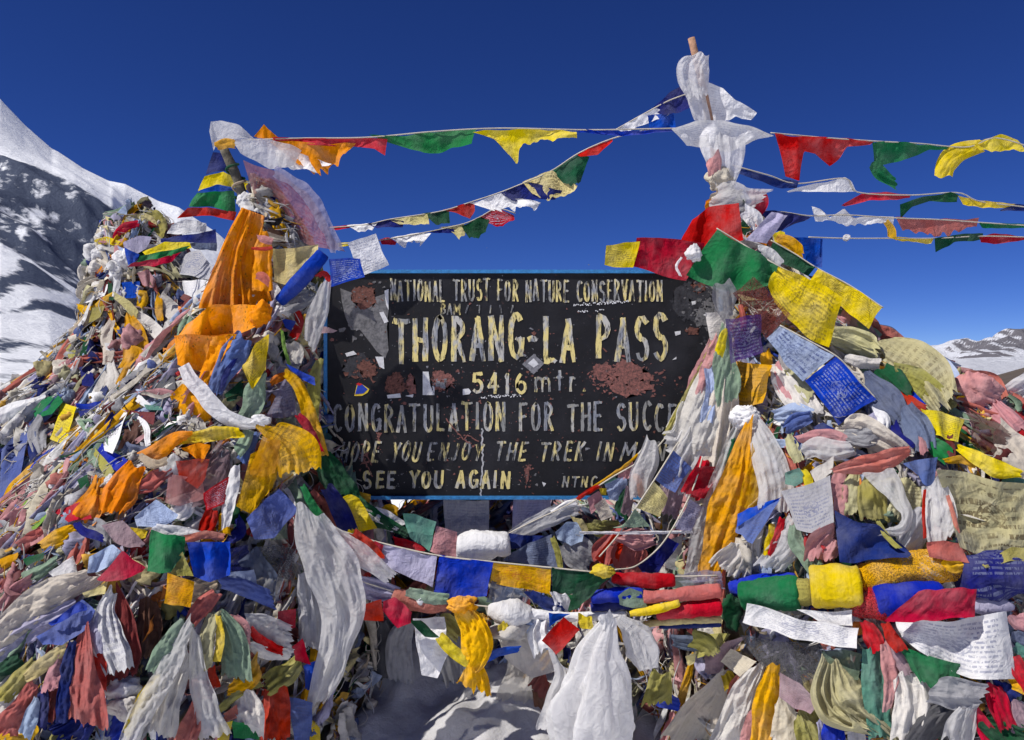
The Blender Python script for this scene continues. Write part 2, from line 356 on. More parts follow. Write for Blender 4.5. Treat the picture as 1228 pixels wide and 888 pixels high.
# ------------------------------------------------------------------ the flag heaps: skewed cones of cairn stones buried in cloth
MOUNDS = [
    dict(name='left', ay=4.20, k=.90, z=[-.4, 0, .5, 1.0, 1.5, 2.0, 2.3, 2.6], ax=[-2.0, -1.98, -1.80, -1.62, -1.46, -1.27, -1.24, -1.30], R=[1.4, 1.32, 1.12, .86, .52, .29, .14, .03]),
    dict(name='rear', ay=5.05, k=.85, z=[-.4, 0, 1.0, 1.4, 1.6, 1.9, 2.3, 2.55, 2.63], ax=[-2.5, -2.5, -2.35, -2.25, -2.2, -2.22, -2.30, -2.34, -2.34], R=[2.1, 2.0, 1.40, .94, .70, .43, .27, .18, .03]),
    dict(name='right', ay=4.15, k=.82, z=[-.4, 0, .8, 1.2, 1.5, 1.7, 2.0, 2.2, 2.42, 2.5], ax=[2.2, 2.2, 2.05, 1.90, 1.72, 1.49, 1.27, 1.16, 1.12, 1.12], R=[1.45, 1.40, 1.22, .99, .70, .44, .28, .18, .07, .03]),
    dict(name='middle', ay=5.15, k=.9, z=[-.4, 0, .5, .8, .95], ax=[.1, .1, .1, .1, .1], R=[1.35, 1.3, 1.05, .7, .03]),
]
def mound_val(m, X, Y, Z, grow=0.):
    ax = np.interp(Z, m['z'], m['ax']); R = np.interp(Z, m['z'], m['R'])
    d = np.hypot(X - ax, (Y - m['ay']) / m['k']) - R
    return np.where(Z > m['z'][-1], np.maximum(d, Z - m['z'][-1]), d) - grow
GX = np.arange(-260, 1500, 8.); GY = np.arange(60, 1010, 8.)
AX, AY = np.meshgrid(GX, GY)
def build_depth():
    best = np.full(AX.shape, 1e9); bestY = np.full(AX.shape, 4.2); hit = np.zeros(AX.shape, bool)
    for Y in np.arange(2.4, 6.2, .02):
        p = P(AX, AY, Y)
        f = np.min([mound_val(m, p[..., 0], p[..., 1], p[..., 2]) for m in MOUNDS], 0)
        new = (f < 0) & ~hit
        bestY[new] = Y; hit |= new
        c = ~hit & (f < best); bestY[c] = Y; best = np.where(hit, best, np.minimum(best, f))
    for _ in range(2):
        q = np.pad(bestY, 1, mode='edge'); bestY = sum(q[1 + i:q.shape[0] - 1 + i, 1 + j:q.shape[1] - 1 + j] for i in (-1, 0, 1) for j in (-1, 0, 1)) / 9
    return bestY, hit
DEPTH, HIT = build_depth()
def depth(px, py):
    x = np.clip((np.asarray(px, float) - GX[0]) / 8, 0, len(GX) - 1.001); y = np.clip((np.asarray(py, float) - GY[0]) / 8, 0, len(GY) - 1.001)
    i = x.astype(int); j = y.astype(int); a = x - i; b = y - j
    return (DEPTH[j, i] * (1 - a) + DEPTH[j, i + 1] * a) * (1 - b) + (DEPTH[j + 1, i] * (1 - a) + DEPTH[j + 1, i + 1] * a) * b

# weights: the faded mix a heap like this turns into
HEAP = [('offwhite', 15), ('white', 11), ('ivory', 10), ('grey', 5), ('cream', 4), ('beige', 3), ('pink', 6), ('salmon', 3), ('mauve', 3), ('red', 1), ('maroon', 2), ('orange', 2),
        ('gold', 3), ('paleyellow', 4), ('olive', 3), ('paleolive', 3), ('sage', 3), ('green', 1), ('dkgreen', 2), ('teal', 1), ('dusty', 4), ('slate', 3), ('navy', 3), ('blue', 1), ('paleblue', 5), ('lavender', 3), ('brown', 1)]
HN = [h[0] for h in HEAP]; HW = np.array([h[1] for h in HEAP], float); HW /= HW.sum()
def heap_col(r):
    c = np.array(PAL[HN[r.choice(len(HN), p=HW)]]) * r.uniform(.65, 1.05)
    return c * .85 + c.mean() * .15

def surf(m, z, t, lift=0.):
    ax = np.interp(z, m['z'], m['ax']); R = np.interp(z, m['z'], m['R']) + lift
    return np.stack([ax + R * np.cos(t), m['ay'] + m['k'] * R * np.sin(t), z], -1)
def rag_patch(r, m, z, t, ang, ln, wd, col, mb, lift, nv, nu, kind):
    """one scrap of cloth that follows the heap: a strand, a limp strip or a crumpled square"""
    s = np.linspace(0, 1, nv); R = max(.06, float(np.interp(z, m['z'], m['R'])))
    an = ang + np.cumsum(r.normal(0, .42 if kind < 2 else .2, nv)) * (6 / nv)
    dz = -np.cos(an) * ln / nv * .93; dt = np.sin(an) * ln / nv / R
    zz = z + np.cumsum(dz); tt = t + np.cumsum(dt)
    sag = lift + .025 * np.sin(s * r.uniform(2, 6) + r.uniform(0, 6)) * min(1, ln * 3)
    c = surf(m, np.clip(zz, m['z'][0], m['z'][-1] - .01), tt, sag)
    tg = np.gradient(c, axis=0); tg /= np.linalg.norm(tg, axis=1)[:, None] + 1e-9
    nr = np.stack([np.cos(tt), np.sin(tt), 0 * tt + .35], -1); nr -= tg * (nr * tg).sum(1)[:, None]; nr /= np.linalg.norm(nr, axis=1)[:, None] + 1e-9
    sd = np.cross(tg, nr)
    tw = np.cumsum(r.normal(0, .28, nv)) * (6 / nv); sd, nr = sd * np.cos(tw)[:, None] + nr * np.sin(tw)[:, None], nr * np.cos(tw)[:, None] - sd * np.sin(tw)[:, None]
    u = np.linspace(-.5, .5, nu); prof = wd * (1 + .35 * np.sin(s * r.uniform(3, 8) + r.uniform(0, 6)))
    if r.random() < .6: prof = prof * (.45 + .75 * (s if r.random() < .75 else 1 - s))
    k = r.uniform(.8, 2.6); ph = r.uniform(0, 6.28)
    h = prof[:, None] * (.26 * (1 - 2 * np.abs(np.sin(u[None] * 3.14 * k + ph + s[:, None] * r.normal(0, 1.6)))) + .10 * np.sin(u[None] * 13 + s[:, None] * 5 + ph))
    e = (r.normal(0, .16, nu) + r.normal(0, .7) * u)[None] * (s[:, None] > .99) * wd
    V = c[:, None] + (prof[:, None] * u[None] * (1 + .12 * r.normal(0, 1, (nv, 1))))[..., None] * sd[:, None] + h[..., None] * nr[:, None] + e[..., None] * tg[:, None]
    mb.add(V, grid_faces(nv, nu), col)
def rag_ball(r, pos, rad, col, mb):
    """a wad of cloth"""
    nv, nu = 14, 20; a = np.linspace(.05, np.pi - .05, nv)[:, None]; b = (np.arange(nu) / nu * 6.283)[None]
    d = np.stack(np.broadcast_arrays(np.sin(a) * np.cos(b), np.sin(a) * np.sin(b), np.cos(a)), -1); sd = int(r.integers(1, 99999))
    k_ = 1 + .30 * ridge(d * 1.8, 6, .8, 2.2, sd) + .18 * ridge(d * 4, 7, .8, 2.2, sd + 1)
    mb.add(pos + d * k_[..., None] * rad * r.uniform(.7, 1.3, 3), grid_faces(nv, nu, 0, True), col)
def build_mound(m, count, seed, label, group):
    r = np.random.default_rng(seed); mb = MB()
    # stones and packed cloth under the rags
    nz, na = 70, 140
    zz = np.linspace(m['z'][0], m['z'][-1], nz); aa = np.arange(na) / na * 2 * np.pi
    Z, T = np.meshgrid(zz, aa, indexing='ij'); ax = np.interp(Z, m['z'], m['ax']); R = np.interp(Z, m['z'], m['R'])
    q = np.stack([np.cos(T) * R * 3, np.sin(T) * R * 3, Z * 3], -1)
    R2 = np.maximum(R - .05 + .035 * ridge(q, 10, 1.2, 7, seed) , .01)
    V = np.stack([ax + R2 * np.cos(T), m['ay'] + m['k'] * R2 * np.sin(T), Z], -1)
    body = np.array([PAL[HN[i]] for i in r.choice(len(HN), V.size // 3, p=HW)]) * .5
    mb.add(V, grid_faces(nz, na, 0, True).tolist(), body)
    zs = np.linspace(m['z'][0] + .2, m['z'][-1], 400); Rz = np.interp(zs, m['z'], m['R']); pz = Rz + .05; pz /= pz.sum()
    for i in range(int(count * 1.9)):
        z = r.choice(zs, p=pz); t = r.uniform(0, 2 * np.pi)
        if r.random() < .68: t = -np.pi / 2 + r.normal(0, .95)          # most of the rags face the path
        ang = r.normal(0, .75) if r.random() < .8 else r.uniform(0, 6.28); q_ = r.random()
        if q_ < .10: rag_ball(r, surf(m, z, t, .02), float(np.exp(r.normal(math.log(.040), .3))), heap_col(r), mb); continue
        elif q_ < .19: wd = float(np.exp(r.normal(math.log(.062), .3))); ln = r.uniform(.32, .75); lift = r.uniform(.0, .04); nv_, nu_, kd = 24, 11, 2      # long limp lengths
        elif q_ < .38: wd = float(np.exp(r.normal(math.log(.018), .35))); ln = r.uniform(.12, .36); lift = r.uniform(0, .045); nv_, nu_, kd = 12, 4, 0      # strands
        elif q_ < .85: wd = float(np.exp(r.normal(math.log(.044), .35))); ln = wd * r.uniform(2.2, 5.); lift = r.uniform(-.012, .03); nv_, nu_, kd = 10, 7, 1   # limp strips
        else: wd = float(np.exp(r.normal(math.log(.075), .3))); ln = wd * r.uniform(.9, 1.6); lift = r.uniform(-.012, .02); nv_, nu_, kd = 9, 9, 1       # squares
        rag_patch(r, m, min(z + ln * .4, m['z'][-1] - .1), t, ang * (.6 if kd == 2 else 1), ln, wd, heap_col(r) if kd != 2 else np.array(PAL[['white', 'offwhite', 'ivory', 'pink', 'paleblue', 'lavender', 'cream', 'salmon', 'gold', 'sage'][int(r.integers(0, 10))]]) * r.uniform(.75, 1.), mb, lift, nv_, nu_, kd)
        if i % 7 == 0:                                                # threads and cord ends
            n = 14; L_ = r.uniform(.15, .6); a0 = ang + np.cumsum(r.normal(0, .35, n)); R0 = max(.1, float(np.interp(z, m['z'], m['R'])))
            pth = surf(m, np.clip(z - np.cumsum(np.cos(a0)) * L_ / n, m['z'][0], m['z'][-1] - .01), t + np.cumsum(np.sin(a0)) * L_ / n / R0, .04 + .02 * np.sin(np.arange(n)))
            tv, tf = tube(pth, r.uniform(.0012, .003), 4, False); mb.add(tv, tf, np.array(PAL[random.choice(['white', 'ivory', 'gold', 'offwhite', 'offwhite'])]) * .8)
    o = mb.build('cloth_tangle', M_TINT, origin=(m['ax'][1], m['ay'], 0))
    tag(o, label, 'cloth tangle', group, 'stuff')
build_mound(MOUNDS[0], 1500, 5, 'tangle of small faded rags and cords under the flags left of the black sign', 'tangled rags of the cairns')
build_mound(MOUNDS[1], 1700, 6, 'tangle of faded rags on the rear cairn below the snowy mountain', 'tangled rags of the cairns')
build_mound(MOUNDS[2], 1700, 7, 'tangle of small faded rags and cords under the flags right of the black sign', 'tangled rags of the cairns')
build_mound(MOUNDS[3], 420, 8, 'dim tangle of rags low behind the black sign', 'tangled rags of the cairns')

# snow drift below the sign, in the shade of the garlands
nx_, ny_ = 130, 110
sx, sy = np.meshgrid(np.linspace(-1.35, 1.45, nx_), np.linspace(2.9, 5.1, ny_))
prof = np.interp(sy, [2.9, 3.3, 3.6, 3.9, 4.2, 4.5, 5.1], [-.42, -.30, -.19, -.04, .14, .33, .45]) + .05 * np.sin(sx * 2.2 + 1)
q = np.stack([sx, sy], -1)
sz = prof + .07 * (1 - np.abs(wnoise(q * 5, 10, .7, 3, 41))) + .035 * wnoise(q * 13, 12, .6, 3, 42) + .012 * wnoise(q * 40, 12, .6, 3, 43)
sz -= np.clip((sx - .2) * .9, 0, .30) + np.clip((-1.1 - sx) * 2, 0, .4)
sz = np.where((sx < -1.3) | (sx > 1.4), -.45, sz)
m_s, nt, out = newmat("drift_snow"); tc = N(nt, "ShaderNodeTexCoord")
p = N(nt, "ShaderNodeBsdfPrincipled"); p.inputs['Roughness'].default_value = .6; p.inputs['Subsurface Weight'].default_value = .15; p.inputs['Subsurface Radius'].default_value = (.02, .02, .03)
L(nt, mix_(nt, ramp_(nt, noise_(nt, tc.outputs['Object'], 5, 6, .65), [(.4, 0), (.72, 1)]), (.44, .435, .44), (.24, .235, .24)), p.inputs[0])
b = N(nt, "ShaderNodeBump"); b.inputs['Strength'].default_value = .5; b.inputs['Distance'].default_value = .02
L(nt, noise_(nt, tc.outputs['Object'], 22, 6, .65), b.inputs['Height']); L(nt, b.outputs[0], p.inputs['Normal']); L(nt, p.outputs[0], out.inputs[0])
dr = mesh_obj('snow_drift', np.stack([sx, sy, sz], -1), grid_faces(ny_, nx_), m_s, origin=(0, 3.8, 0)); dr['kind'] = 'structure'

# ------------------------------------------------------------------ the sign
SY = 4.0
def SP(px, py, dy=0.): return P(px, py, SY) + np.array([0, dy, 0])
sign = tag(empty('pass_sign', (.08, SY + .02, 0)), 'black hand-painted pass sign with worn yellow lettering and blue rim between the two heaps', 'sign')
BX0, BX1, BZ0, BZ1 = -.935, 1.045, .957, 2.098
def rounded(x0, x1, z0, z1, rads, n=6):
    out = []
    for (cx, cz, a0, r) in ((x1, z1, 0, rads[0]), (x0, z1, 90, rads[1]), (x0, z0, 180, rads[2]), (x1, z0, 270, rads[3])):
        sxn = -1 if cx == x1 else 1; szn = -1 if cz == z1 else 1
        for k in range(n + 1):
            a = math.radians(a0 + 90 * k / n); out.append((cx + sxn * r + r * math.cos(a), cz + szn * r + r * math.sin(a)))
    return np.array(out)
def plate(name, pts, y0, y1, mat, parent, **k):
    pts = np.asarray(pts); n = len(pts)
    V = [(x, y0, z) for x, z in pts] + [(x, y1, z) for x, z in pts]
    F = [list(range(n))[::-1], list(range(n, 2 * n))] + [[i, (i + 1) % n, n + (i + 1) % n, n + i] for i in range(n)]
    return mesh_obj(name, V, F, mat, parent, smooth=False, **k)
rads = (.10, .07, .05, .05)
out_ = rounded(BX0, BX1, BZ0, BZ1, rads); in_ = rounded(BX0 + .017, BX1 - .017, BZ0 + .017, BZ1 - .017, [x - .015 for x in rads])
# board paint: worn black, greyed patches, rust freckles
m, nt, out = newmat("sign_black_paint"); tc = N(nt, "ShaderNodeTexCoord"); oc = tc.outputs['Object']
c = mix_(nt, ramp_(nt, noise_(nt, oc, 2.2, 7, .7), [(.5, 0), (.78, 1)]), (.0085, .0085, .011), (.026, .026, .032))
c = mix_(nt, ramp_(nt, noise_(nt, oc, 26, 7, .75), [(.63, 0), (.68, .8)]), c, (.055, .03, .028))
c = mix_(nt, ramp_(nt, noise_(nt, oc, 60, 4, .7), [(.69, 0), (.72, .8)]), c, (.16, .15, .15))
c = mix_(nt, ramp_(nt, noise_(nt, oc, 42, 6, .8), [(.70, 0), (.73, .9)]), c, (.28, .09, .06))
p = N(nt, "ShaderNodeBsdfPrincipled"); L(nt, c, p.inputs[0]); p.inputs['Specular IOR Level'].default_value = .22
L(nt, ramp_(nt, noise_(nt, oc, 14, 5, .7), [(.3, .45), (.7, .8)]), p.inputs['Roughness'])
b = N(nt, "ShaderNodeBump"); b.inputs['Strength'].default_value = .25; b.inputs['Distance'].default_value = .004
L(nt, noise_(nt, oc, 30, 6, .7), b.inputs['Height']); L(nt, b.outputs[0], p.inputs['Normal']); L(nt, p.outputs[0], out.inputs[0])
plate('board', in_, SY, SY + .03, m, sign)
n = len(out_); y0, y1 = SY - .012, SY + .036
V = [(x, y, z) for y in (y0, y1) for ring in (out_, in_ + 0) for x, z in ring]
F = []
for i in range(n):
    j = (i + 1) % n
    F += [[i, j, n + j, n + i], [2 * n + i, 3 * n + i, 3 * n + j, 2 * n + j], [i, 2 * n + i, 2 * n + j, j], [n + i, n + j, 3 * n + j, 3 * n + i]]
mesh_obj('rim', V, F, M_BLUEP, sign, smooth=False)
for x in (-.86, .93):
    mb = MB(); mb.box((x - .03, SY + .04, -.1), (x + .03, SY + .085, 2.02)); mb.build('post', M_STEEL, sign, smooth=False)

# brush lettering: every letter is a set of strokes on a unit box
def arc(cx, cy, rx, ry, a0, a1, n=12):
    a = np.radians(np.linspace(a0, a1, n)); return [(cx + rx * math.cos(t), cy + ry * math.sin(t)) for t in a]
O_ = arc(.5, .5, .42, .5, 90, 450, 22)
GLYPH = {
 'A': [[(.05, 0), (.5, 1)], [(.5, 1), (.95, 0)], [(.22, .34), (.78, .34)]], 'B': [[(.1, 0), (.1, 1)], arc(.1, .75, .6, .25, 90, -90), arc(.1, .25, .75, .25, 90, -90)],
 'C': [arc(.55, .5, .45, .5, 50, 310, 16)], 'E': [[(.12, 0), (.12, 1)], [(.12, 1), (.85, 1)], [(.12, .52), (.72, .52)], [(.12, 0), (.88, 0)]],
 'F': [[(.12, 0), (.12, 1)], [(.12, 1), (.85, 1)], [(.12, .52), (.7, .52)]], 'G': [arc(.55, .5, .45, .5, 50, 345, 18), [(.98, .42), (.6, .42)], [(.96, .42), (.96, .05)]],
 'H': [[(.1, 0), (.1, 1)], [(.9, 0), (.9, 1)], [(.1, .5), (.9, .5)]], 'I': [[(.5, 0), (.5, 1)]], 'J': [[(.75, 1), (.75, .25)], arc(.45, .25, .3, .25, 0, -150)],
 'K': [[(.12, 0), (.12, 1)], [(.85, 1), (.14, .45)], [(.35, .6), (.9, 0)]], 'L': [[(.15, 1), (.15, 0)], [(.15, 0), (.85, 0)]],
 'M': [[(.06, 0), (.12, 1)], [(.12, 1), (.5, .3)], [(.5, .3), (.88, 1)], [(.88, 1), (.94, 0)]], 'N': [[(.1, 0), (.1, 1)], [(.1, 1), (.9, 0)], [(.9, 0), (.9, 1)]],
 'O': [O_], 'P': [[(.12, 0), (.12, 1)], arc(.12, .72, .72, .28, 90, -90)], 'R': [[(.12, 0), (.12, 1)], arc(.12, .74, .68, .26, 90, -90), [(.4, .48), (.92, 0)]],
 'S': [arc(.5, .75, .38, .25, 35, 260, 12) + arc(.5, .25, .4, .25, 90, -150, 12)], 'T': [[(.0, 1), (1, 1)], [(.5, 1), (.5, 0)]], 'U': [[(.1, 1), (.1, .3)] + arc(.5, .3, .4, .3, 180, 360, 10) + [(.9, 1)]],
 'V': [[(.05, 1), (.5, 0)], [(.5, 0), (.95, 1)]], 'Y': [[(.05, 1), (.5, .5)], [(.95, 1), (.5, .5)], [(.5, .5), (.5, 0)]], '-': [[(.1, .48), (.9, .48)]], '.': [[(.42, .02), (.58, .02)]],
 '5': [[(.85, 1), (.2, 1)], [(.2, 1), (.15, .58)], arc(.48, .32, .4, .32, 120, -140, 14)], '4': [[(.68, 0), (.68, 1)], [(.68, 1), (.06, .32)], [(.06, .32), (.95, .32)]],
 '1': [[(.5, 0), (.5, 1)], [(.5, 1), (.25, .82)]], '6': [arc(.62, .45, .52, .55, 110, 200, 8) + arc(.5, .3, .38, .3, 180, 540, 16)],
 'm': [[(.06, 0), (.06, .7)], arc(.28, .45, .21, .25, 180, 0, 8) + [(.49, 0)], arc(.71, .45, .22, .25, 180, 0, 8) + [(.93, 0)]], 't': [[(.45, 1), (.45, .05)], [(.1, .68), (.85, .68)]], 'r': [[(.2, 0), (.2, .7)], arc(.52, .4, .32, .3, 170, 50, 8)],
}
def letter_mat(name, wear, blue=.35, seed=0.):
    m, nt, out = newmat(name); tc = N(nt, "ShaderNodeTexCoord"); oc = tc.outputs['Object']
    mp = N(nt, "ShaderNodeMapping"); L(nt, oc, mp.inputs[0]); mp.inputs['Scale'].default_value = (1, 1, .45); mp.inputs['Location'].default_value = (seed, seed, seed)
    c = mix_(nt, ramp_(nt, noise_(nt, mp.outputs[0], 13, 3, .6), [(.44, 0), (.52, 1)]), (.44, .43, .40), (.66, .55, .22))
    c = mix_(nt, ramp_(nt, noise_(nt, mp.outputs[0], 9, 4, .65, .3), [(.56 - blue * .12, 0), (.64 - blue * .12, .85)]), c, (.17, .19, .24))
    st = N(nt, "ShaderNodeMapping"); L(nt, oc, st.inputs[0]); st.inputs['Scale'].default_value = (1, 1, .22)
    f = ramp_(nt, noise_(nt, st.outputs[0], 70, 5, .75), [(.66 - wear * .3, 0), (.76 - wear * .3, .92)])
    c = mix_(nt, f, c, (.02, .02, .024))
    p = N(nt, "ShaderNodeBsdfPrincipled"); L(nt, c, p.inputs[0]); p.inputs['Roughness'].default_value = .7; p.inputs['Specular IOR Level'].default_value = .15
    L(nt, p.outputs[0], out.inputs[0]); return m
lr = np.random.default_rng(3)
def lettering(text, x0, x1, y_top, y_bot, brush, mat, slant=0., taper=.35, gap=.26, wob=.035, widths=None, faint=None):
    """text between pixel columns x0..x1 on the board; brush in pixels"""
    wd = {'I': .35, ' ': .55, '.': .35, '-': .55, 'M': 1.15, 'm': 1.25, '1': .45, 'J': .7, 'T': .9, 't': .6, 'r': .6}
    tot = sum(wd.get(ch, .82) + gap for ch in text) - gap; u = (x1 - x0) / tot; H = y_bot - y_top
    mb = MB(); x = x0; k = 0
    for ch in text:
        cw = wd.get(ch, .82) * u
        if ch == ' ' and mb.V: mb.build('lettering', mat, sign, smooth=False); mb = MB()
        if ch != ' ':
            dx, dyp = lr.normal(0, .03 * u), lr.normal(0, .025 * H); sc = 1 + lr.normal(0, .03)
            for st in GLYPH[ch]:
                st = np.array(st, float)
                if len(st) == 2: st = st[0] + (st[1] - st[0]) * np.linspace(0, 1, 7)[:, None]
                st = st + lr.normal(0, wob * .35, st.shape)
                px = x + dx + (st[:, 0]) * cw + slant * (st[:, 1] - .5) * H; py = y_bot + dyp - st[:, 1] * H * sc
                pp = np.stack([px, py], -1); t = np.gradient(pp, axis=0); t /= np.linalg.norm(t, axis=1)[:, None] + 1e-9
                nrm = np.stack([-t[:, 1], t[:, 0]], -1); s = np.linspace(0, 1, len(pp))
                hw = brush * .5 * (1 - taper * s ** 2 * lr.uniform(.3, 1)) * (1 + lr.normal(0, .07, len(pp)))
                pp[0] -= t[0] * brush * .3; pp[-1] += t[-1] * brush * .3
                a = pp + nrm * hw[:, None]; bb = pp - nrm * hw[:, None]
                dy = -.0022 - .00012 * (k % 9); k += 1
                V = np.concatenate([SP(a[:, 0], a[:, 1], dy), SP(bb[:, 0], bb[:, 1], dy)]); nn = len(pp)
                mb.add(V, [[i, i + 1, nn + i + 1, nn + i] for i in range(nn - 1)])
        x += cw + gap * u
    return mb.build('lettering', mat, sign, smooth=False)
LM = [letter_mat('paint_worn', .54, .7, 1.), letter_mat('paint_title', .48, .6, 2.), letter_mat('paint_blueworn', .50, 1.0, 5.), letter_mat('paint_thin', .66, .9, 7.), letter_mat('paint_clean', .42, .2, 9.), letter_mat('paint_ghost', .8, 1.3, 11.)]
lettering('NATIONAL TRUST FOR NATURE CONSERVATION', 468, 794, 337, 361, 2.7, LM[0], gap=.36)
lettering('THORANG-LA PASS', 472, 800, 382, 432, 6.6, LM[1], gap=.42, taper=.5)
lettering('5416', 566, 631, 449, 471, 4, LM[4], gap=.4); lettering('mtr.', 641, 703, 446, 469, 3.4, LM[2], gap=.45)
lettering('CONGRATULATION FOR THE SUCCESS', 400, 842, 485, 516, 3.9, LM[2], gap=.42)
lettering('HOPE YOU', 409, 504, 531, 553, 3.2, LM[0], slant=.22, gap=.45); lettering('ENJOY', 514, 578, 532, 552, 3, LM[3], slant=.22, gap=.45)
lettering('THE TREK IN', 594, 735, 531, 552, 3.2, LM[0], slant=.2, gap=.45); lettering('MANANG', 745, 852, 531, 552, 3.2, LM[2], slant=.25, gap=.45)
lettering('SEE YOU AGAIN', 436, 611, 566, 585, 3.8, LM[4], slant=.06, gap=.42)
lettering('NTNC', 675, 716, 572, 584, 2.4, LM[0], slant=.15, gap=.5)

# peeled patches, stuck-on papers and stickers
def blob(cx, cy, rx, ry, seed, n=64, amp=.3):
    r = np.random.default_rng(seed); a = np.arange(n) / n * 6.283; f = 1 + amp * (sum(np.sin(a * k + r.uniform(0, 6.3)) / k ** .6 for k in (2, 3, 5, 7, 11, 17)) / 2.4) + r.normal(0, amp * .20, n)
    return [(cx + rx * math.cos(t) * q, cy + ry * math.sin(t) * q) for t, q in zip(a, np.clip(f, .25, 2))]
def flecks(cx, cy, rx, ry, n, size, mat, seed, layer=2):
    """paint flaked off in crumbs"""
    r = np.random.default_rng(seed); mb = MB()
    for k in range(n):
        d = r.normal(0, .5, 2); c = (cx + rx * d[0], cy + ry * d[1]); m_ = r.integers(4, 8); a = np.sort(r.uniform(0, 6.283, m_)); q = size * np.exp(r.normal(0, .5)) * r.uniform(.5, 1.2, m_)
        V = SP(c[0] + q * np.cos(a) * 1.2, c[1] + q * np.sin(a), -.0006 - .0005 * layer - .00003 * (k % 11)); mb.add(V, [list(range(m_))])
    return tag(mb.build('paint_speck', mat, sign, smooth=False), kind='stuff')
def patch_on(name, pts, mat, layer, lab=None):
    pts = np.asarray(pts, float); V = SP(pts[:, 0], pts[:, 1]); V = V[:, [0, 2]]
    if np.cross(V[1] - V[0], V[2] - V[1]) < 0: V = V[::-1]
    # faceted caps for a concave outline: triangulate through bmesh
    bm = bmesh.new(); y0 = SY - .0006 - .0005 * layer
    vs = [bm.verts.new((x, y0, z)) for x, z in V]; f = bm.faces.new(vs); bmesh.ops.triangulate(bm, faces=[f])
    e = bmesh.ops.extrude_face_region(bm, geom=bm.faces[:]); 
    bmesh.ops.translate(bm, vec=(0, -.0005, 0), verts=[v for v in e['geom'] if isinstance(v, bmesh.types.BMVert)])
    bmesh.ops.recalc_face_normals(bm, faces=bm.faces[:])
    vv = np.array([v.co[:] for v in bm.verts]); bm.verts.index_update(); ff = [[v.index for v in f.verts] for f in bm.faces]; bm.free()
    o = mesh_obj(name, vv, ff, mat, sign, smooth=False)
    if lab: o['label'] = lab
    return o
def speck_mat(name, a, bcol, scale, lo=.45, hi=.55):
    return simple(name, a, .8, .15, .3, scale, .25, bcol)
M_PEEL = speck_mat('peeled_grey', (.19, .185, .19), (.07, .07, .075), 34); M_RUST = speck_mat('worn_brown', (.20, .085, .065), (.045, .022, .02), 48)
M_PINKW = speck_mat('worn_pink', (.30, .12, .10), (.05, .035, .035), 60); M_DUSK = speck_mat('scuffed_paint', (.050, .050, .058), (.02, .02, .024), 28)
M_WHITEP = speck_mat('white_paper', (.66, .66, .67), (.45, .45, .46), 40); M_GREYP = speck_mat('grey_sticker', (.24, .24, .26), (.10, .10, .11), 70)
M_BLUES = speck_mat('blue_sticker', (.02, .06, .40), (.02, .04, .3), 30); M_YELS = speck_mat('yellow_sticker', (.7, .55, .05), (.6, .4, .05), 30); M_REDS = speck_mat('red_sticker', (.5, .02, .03), (.4, .02, .02), 30)
patch_on('peeled_patch', [(408, 346), (424, 352), (430, 362), (446, 358), (463, 352), (466, 372), (464, 392), (466, 420), (462, 430), (452, 422), (443, 410), (432, 396), (421, 396), (414, 380), (410, 362)], M_PEEL, 0, 'large peeled grey patch')
patch_on('peeled_patch', blob(436, 357, 15, 13, 4), M_RUST, 1); patch_on('peeled_patch', blob(452, 384, 9, 10, 6, amp=.2), M_PEEL, 1)
patch_on('peeled_patch', blob(430, 440, 17, 15, 8), M_DUSK, 0); patch_on('peeled_patch', blob(441, 443, 11, 9, 9, amp=.5), M_RUST, 1)
patch_on('peeled_patch', blob(474, 461, 11, 14, 12), M_RUST, 0); patch_on('peeled_patch', blob(493, 462, 6, 11, 13, amp=.5), M_PINKW, 0); patch_on('peeled_patch', blob(530, 456, 13, 10, 14, amp=.5), M_PINKW, 0)
patch_on('peeled_patch', blob(528, 459, 9, 6, 15, amp=.5), M_GREYP, 1)
patch_on('peeled_patch', blob(722, 446, 12, 9, 16, 34, .4), M_PINKW, 0); patch_on('peeled_patch', blob(756, 455, 27, 19, 17, 40, .35), M_PINKW, 1, 'rusty pink worn patch')
patch_on('peeled_patch', blob(838, 360, 30, 26, 18, 34, .3), M_DUSK, 0); patch_on('peeled_patch', blob(846, 378, 12, 16, 19, amp=.5), M_PEEL, 1); patch_on('peeled_patch', blob(838, 345, 8, 8, 20, amp=.5), M_RUST, 1); patch_on('peeled_patch', blob(830, 397, 9, 4, 21, amp=.5), M_RUST, 1)
patch_on('peeled_patch', blob(562, 577, 6, 6, 22, amp=.4), M_DUSK, 0); patch_on('peeled_patch', blob(632, 568, 3, 8, 23, amp=.6), M_PINKW, 0)
patch_on('sticker', [(507, 446), (514, 446), (516, 462), (521, 464), (521, 474), (507, 474)], M_WHITEP, 2, 'torn white paper'); patch_on('sticker', [(450, 428), (460, 428), (461, 443), (455, 440)], M_WHITEP, 2)
patch_on('sticker', [(464, 474), (480, 472), (481, 477), (465, 478)], M_WHITEP, 2); patch_on('sticker', [(486, 475), (496, 473), (495, 477)], M_WHITEP, 2)
patch_on('sticker', [(461, 349), (466, 347), (466, 372), (463, 366)], M_WHITEP, 2); patch_on('sticker', [(455, 375), (460, 374), (466, 386), (461, 388)], M_WHITEP, 2)
patch_on('sticker', [(414, 424), (424, 421), (428, 425), (416, 428)], M_WHITEP, 2); patch_on('sticker', [(555, 467), (562, 466), (565, 470), (563, 473), (555, 474)], M_WHITEP, 2)
patch_on('sticker', [(626, 437), (640, 425), (653, 436), (640, 449)], M_GREYP, 2, 'grey diamond sticker')
patch_on('sticker', [(633, 436), (640, 430), (646, 437), (640, 441)], M_WHITEP, 4)
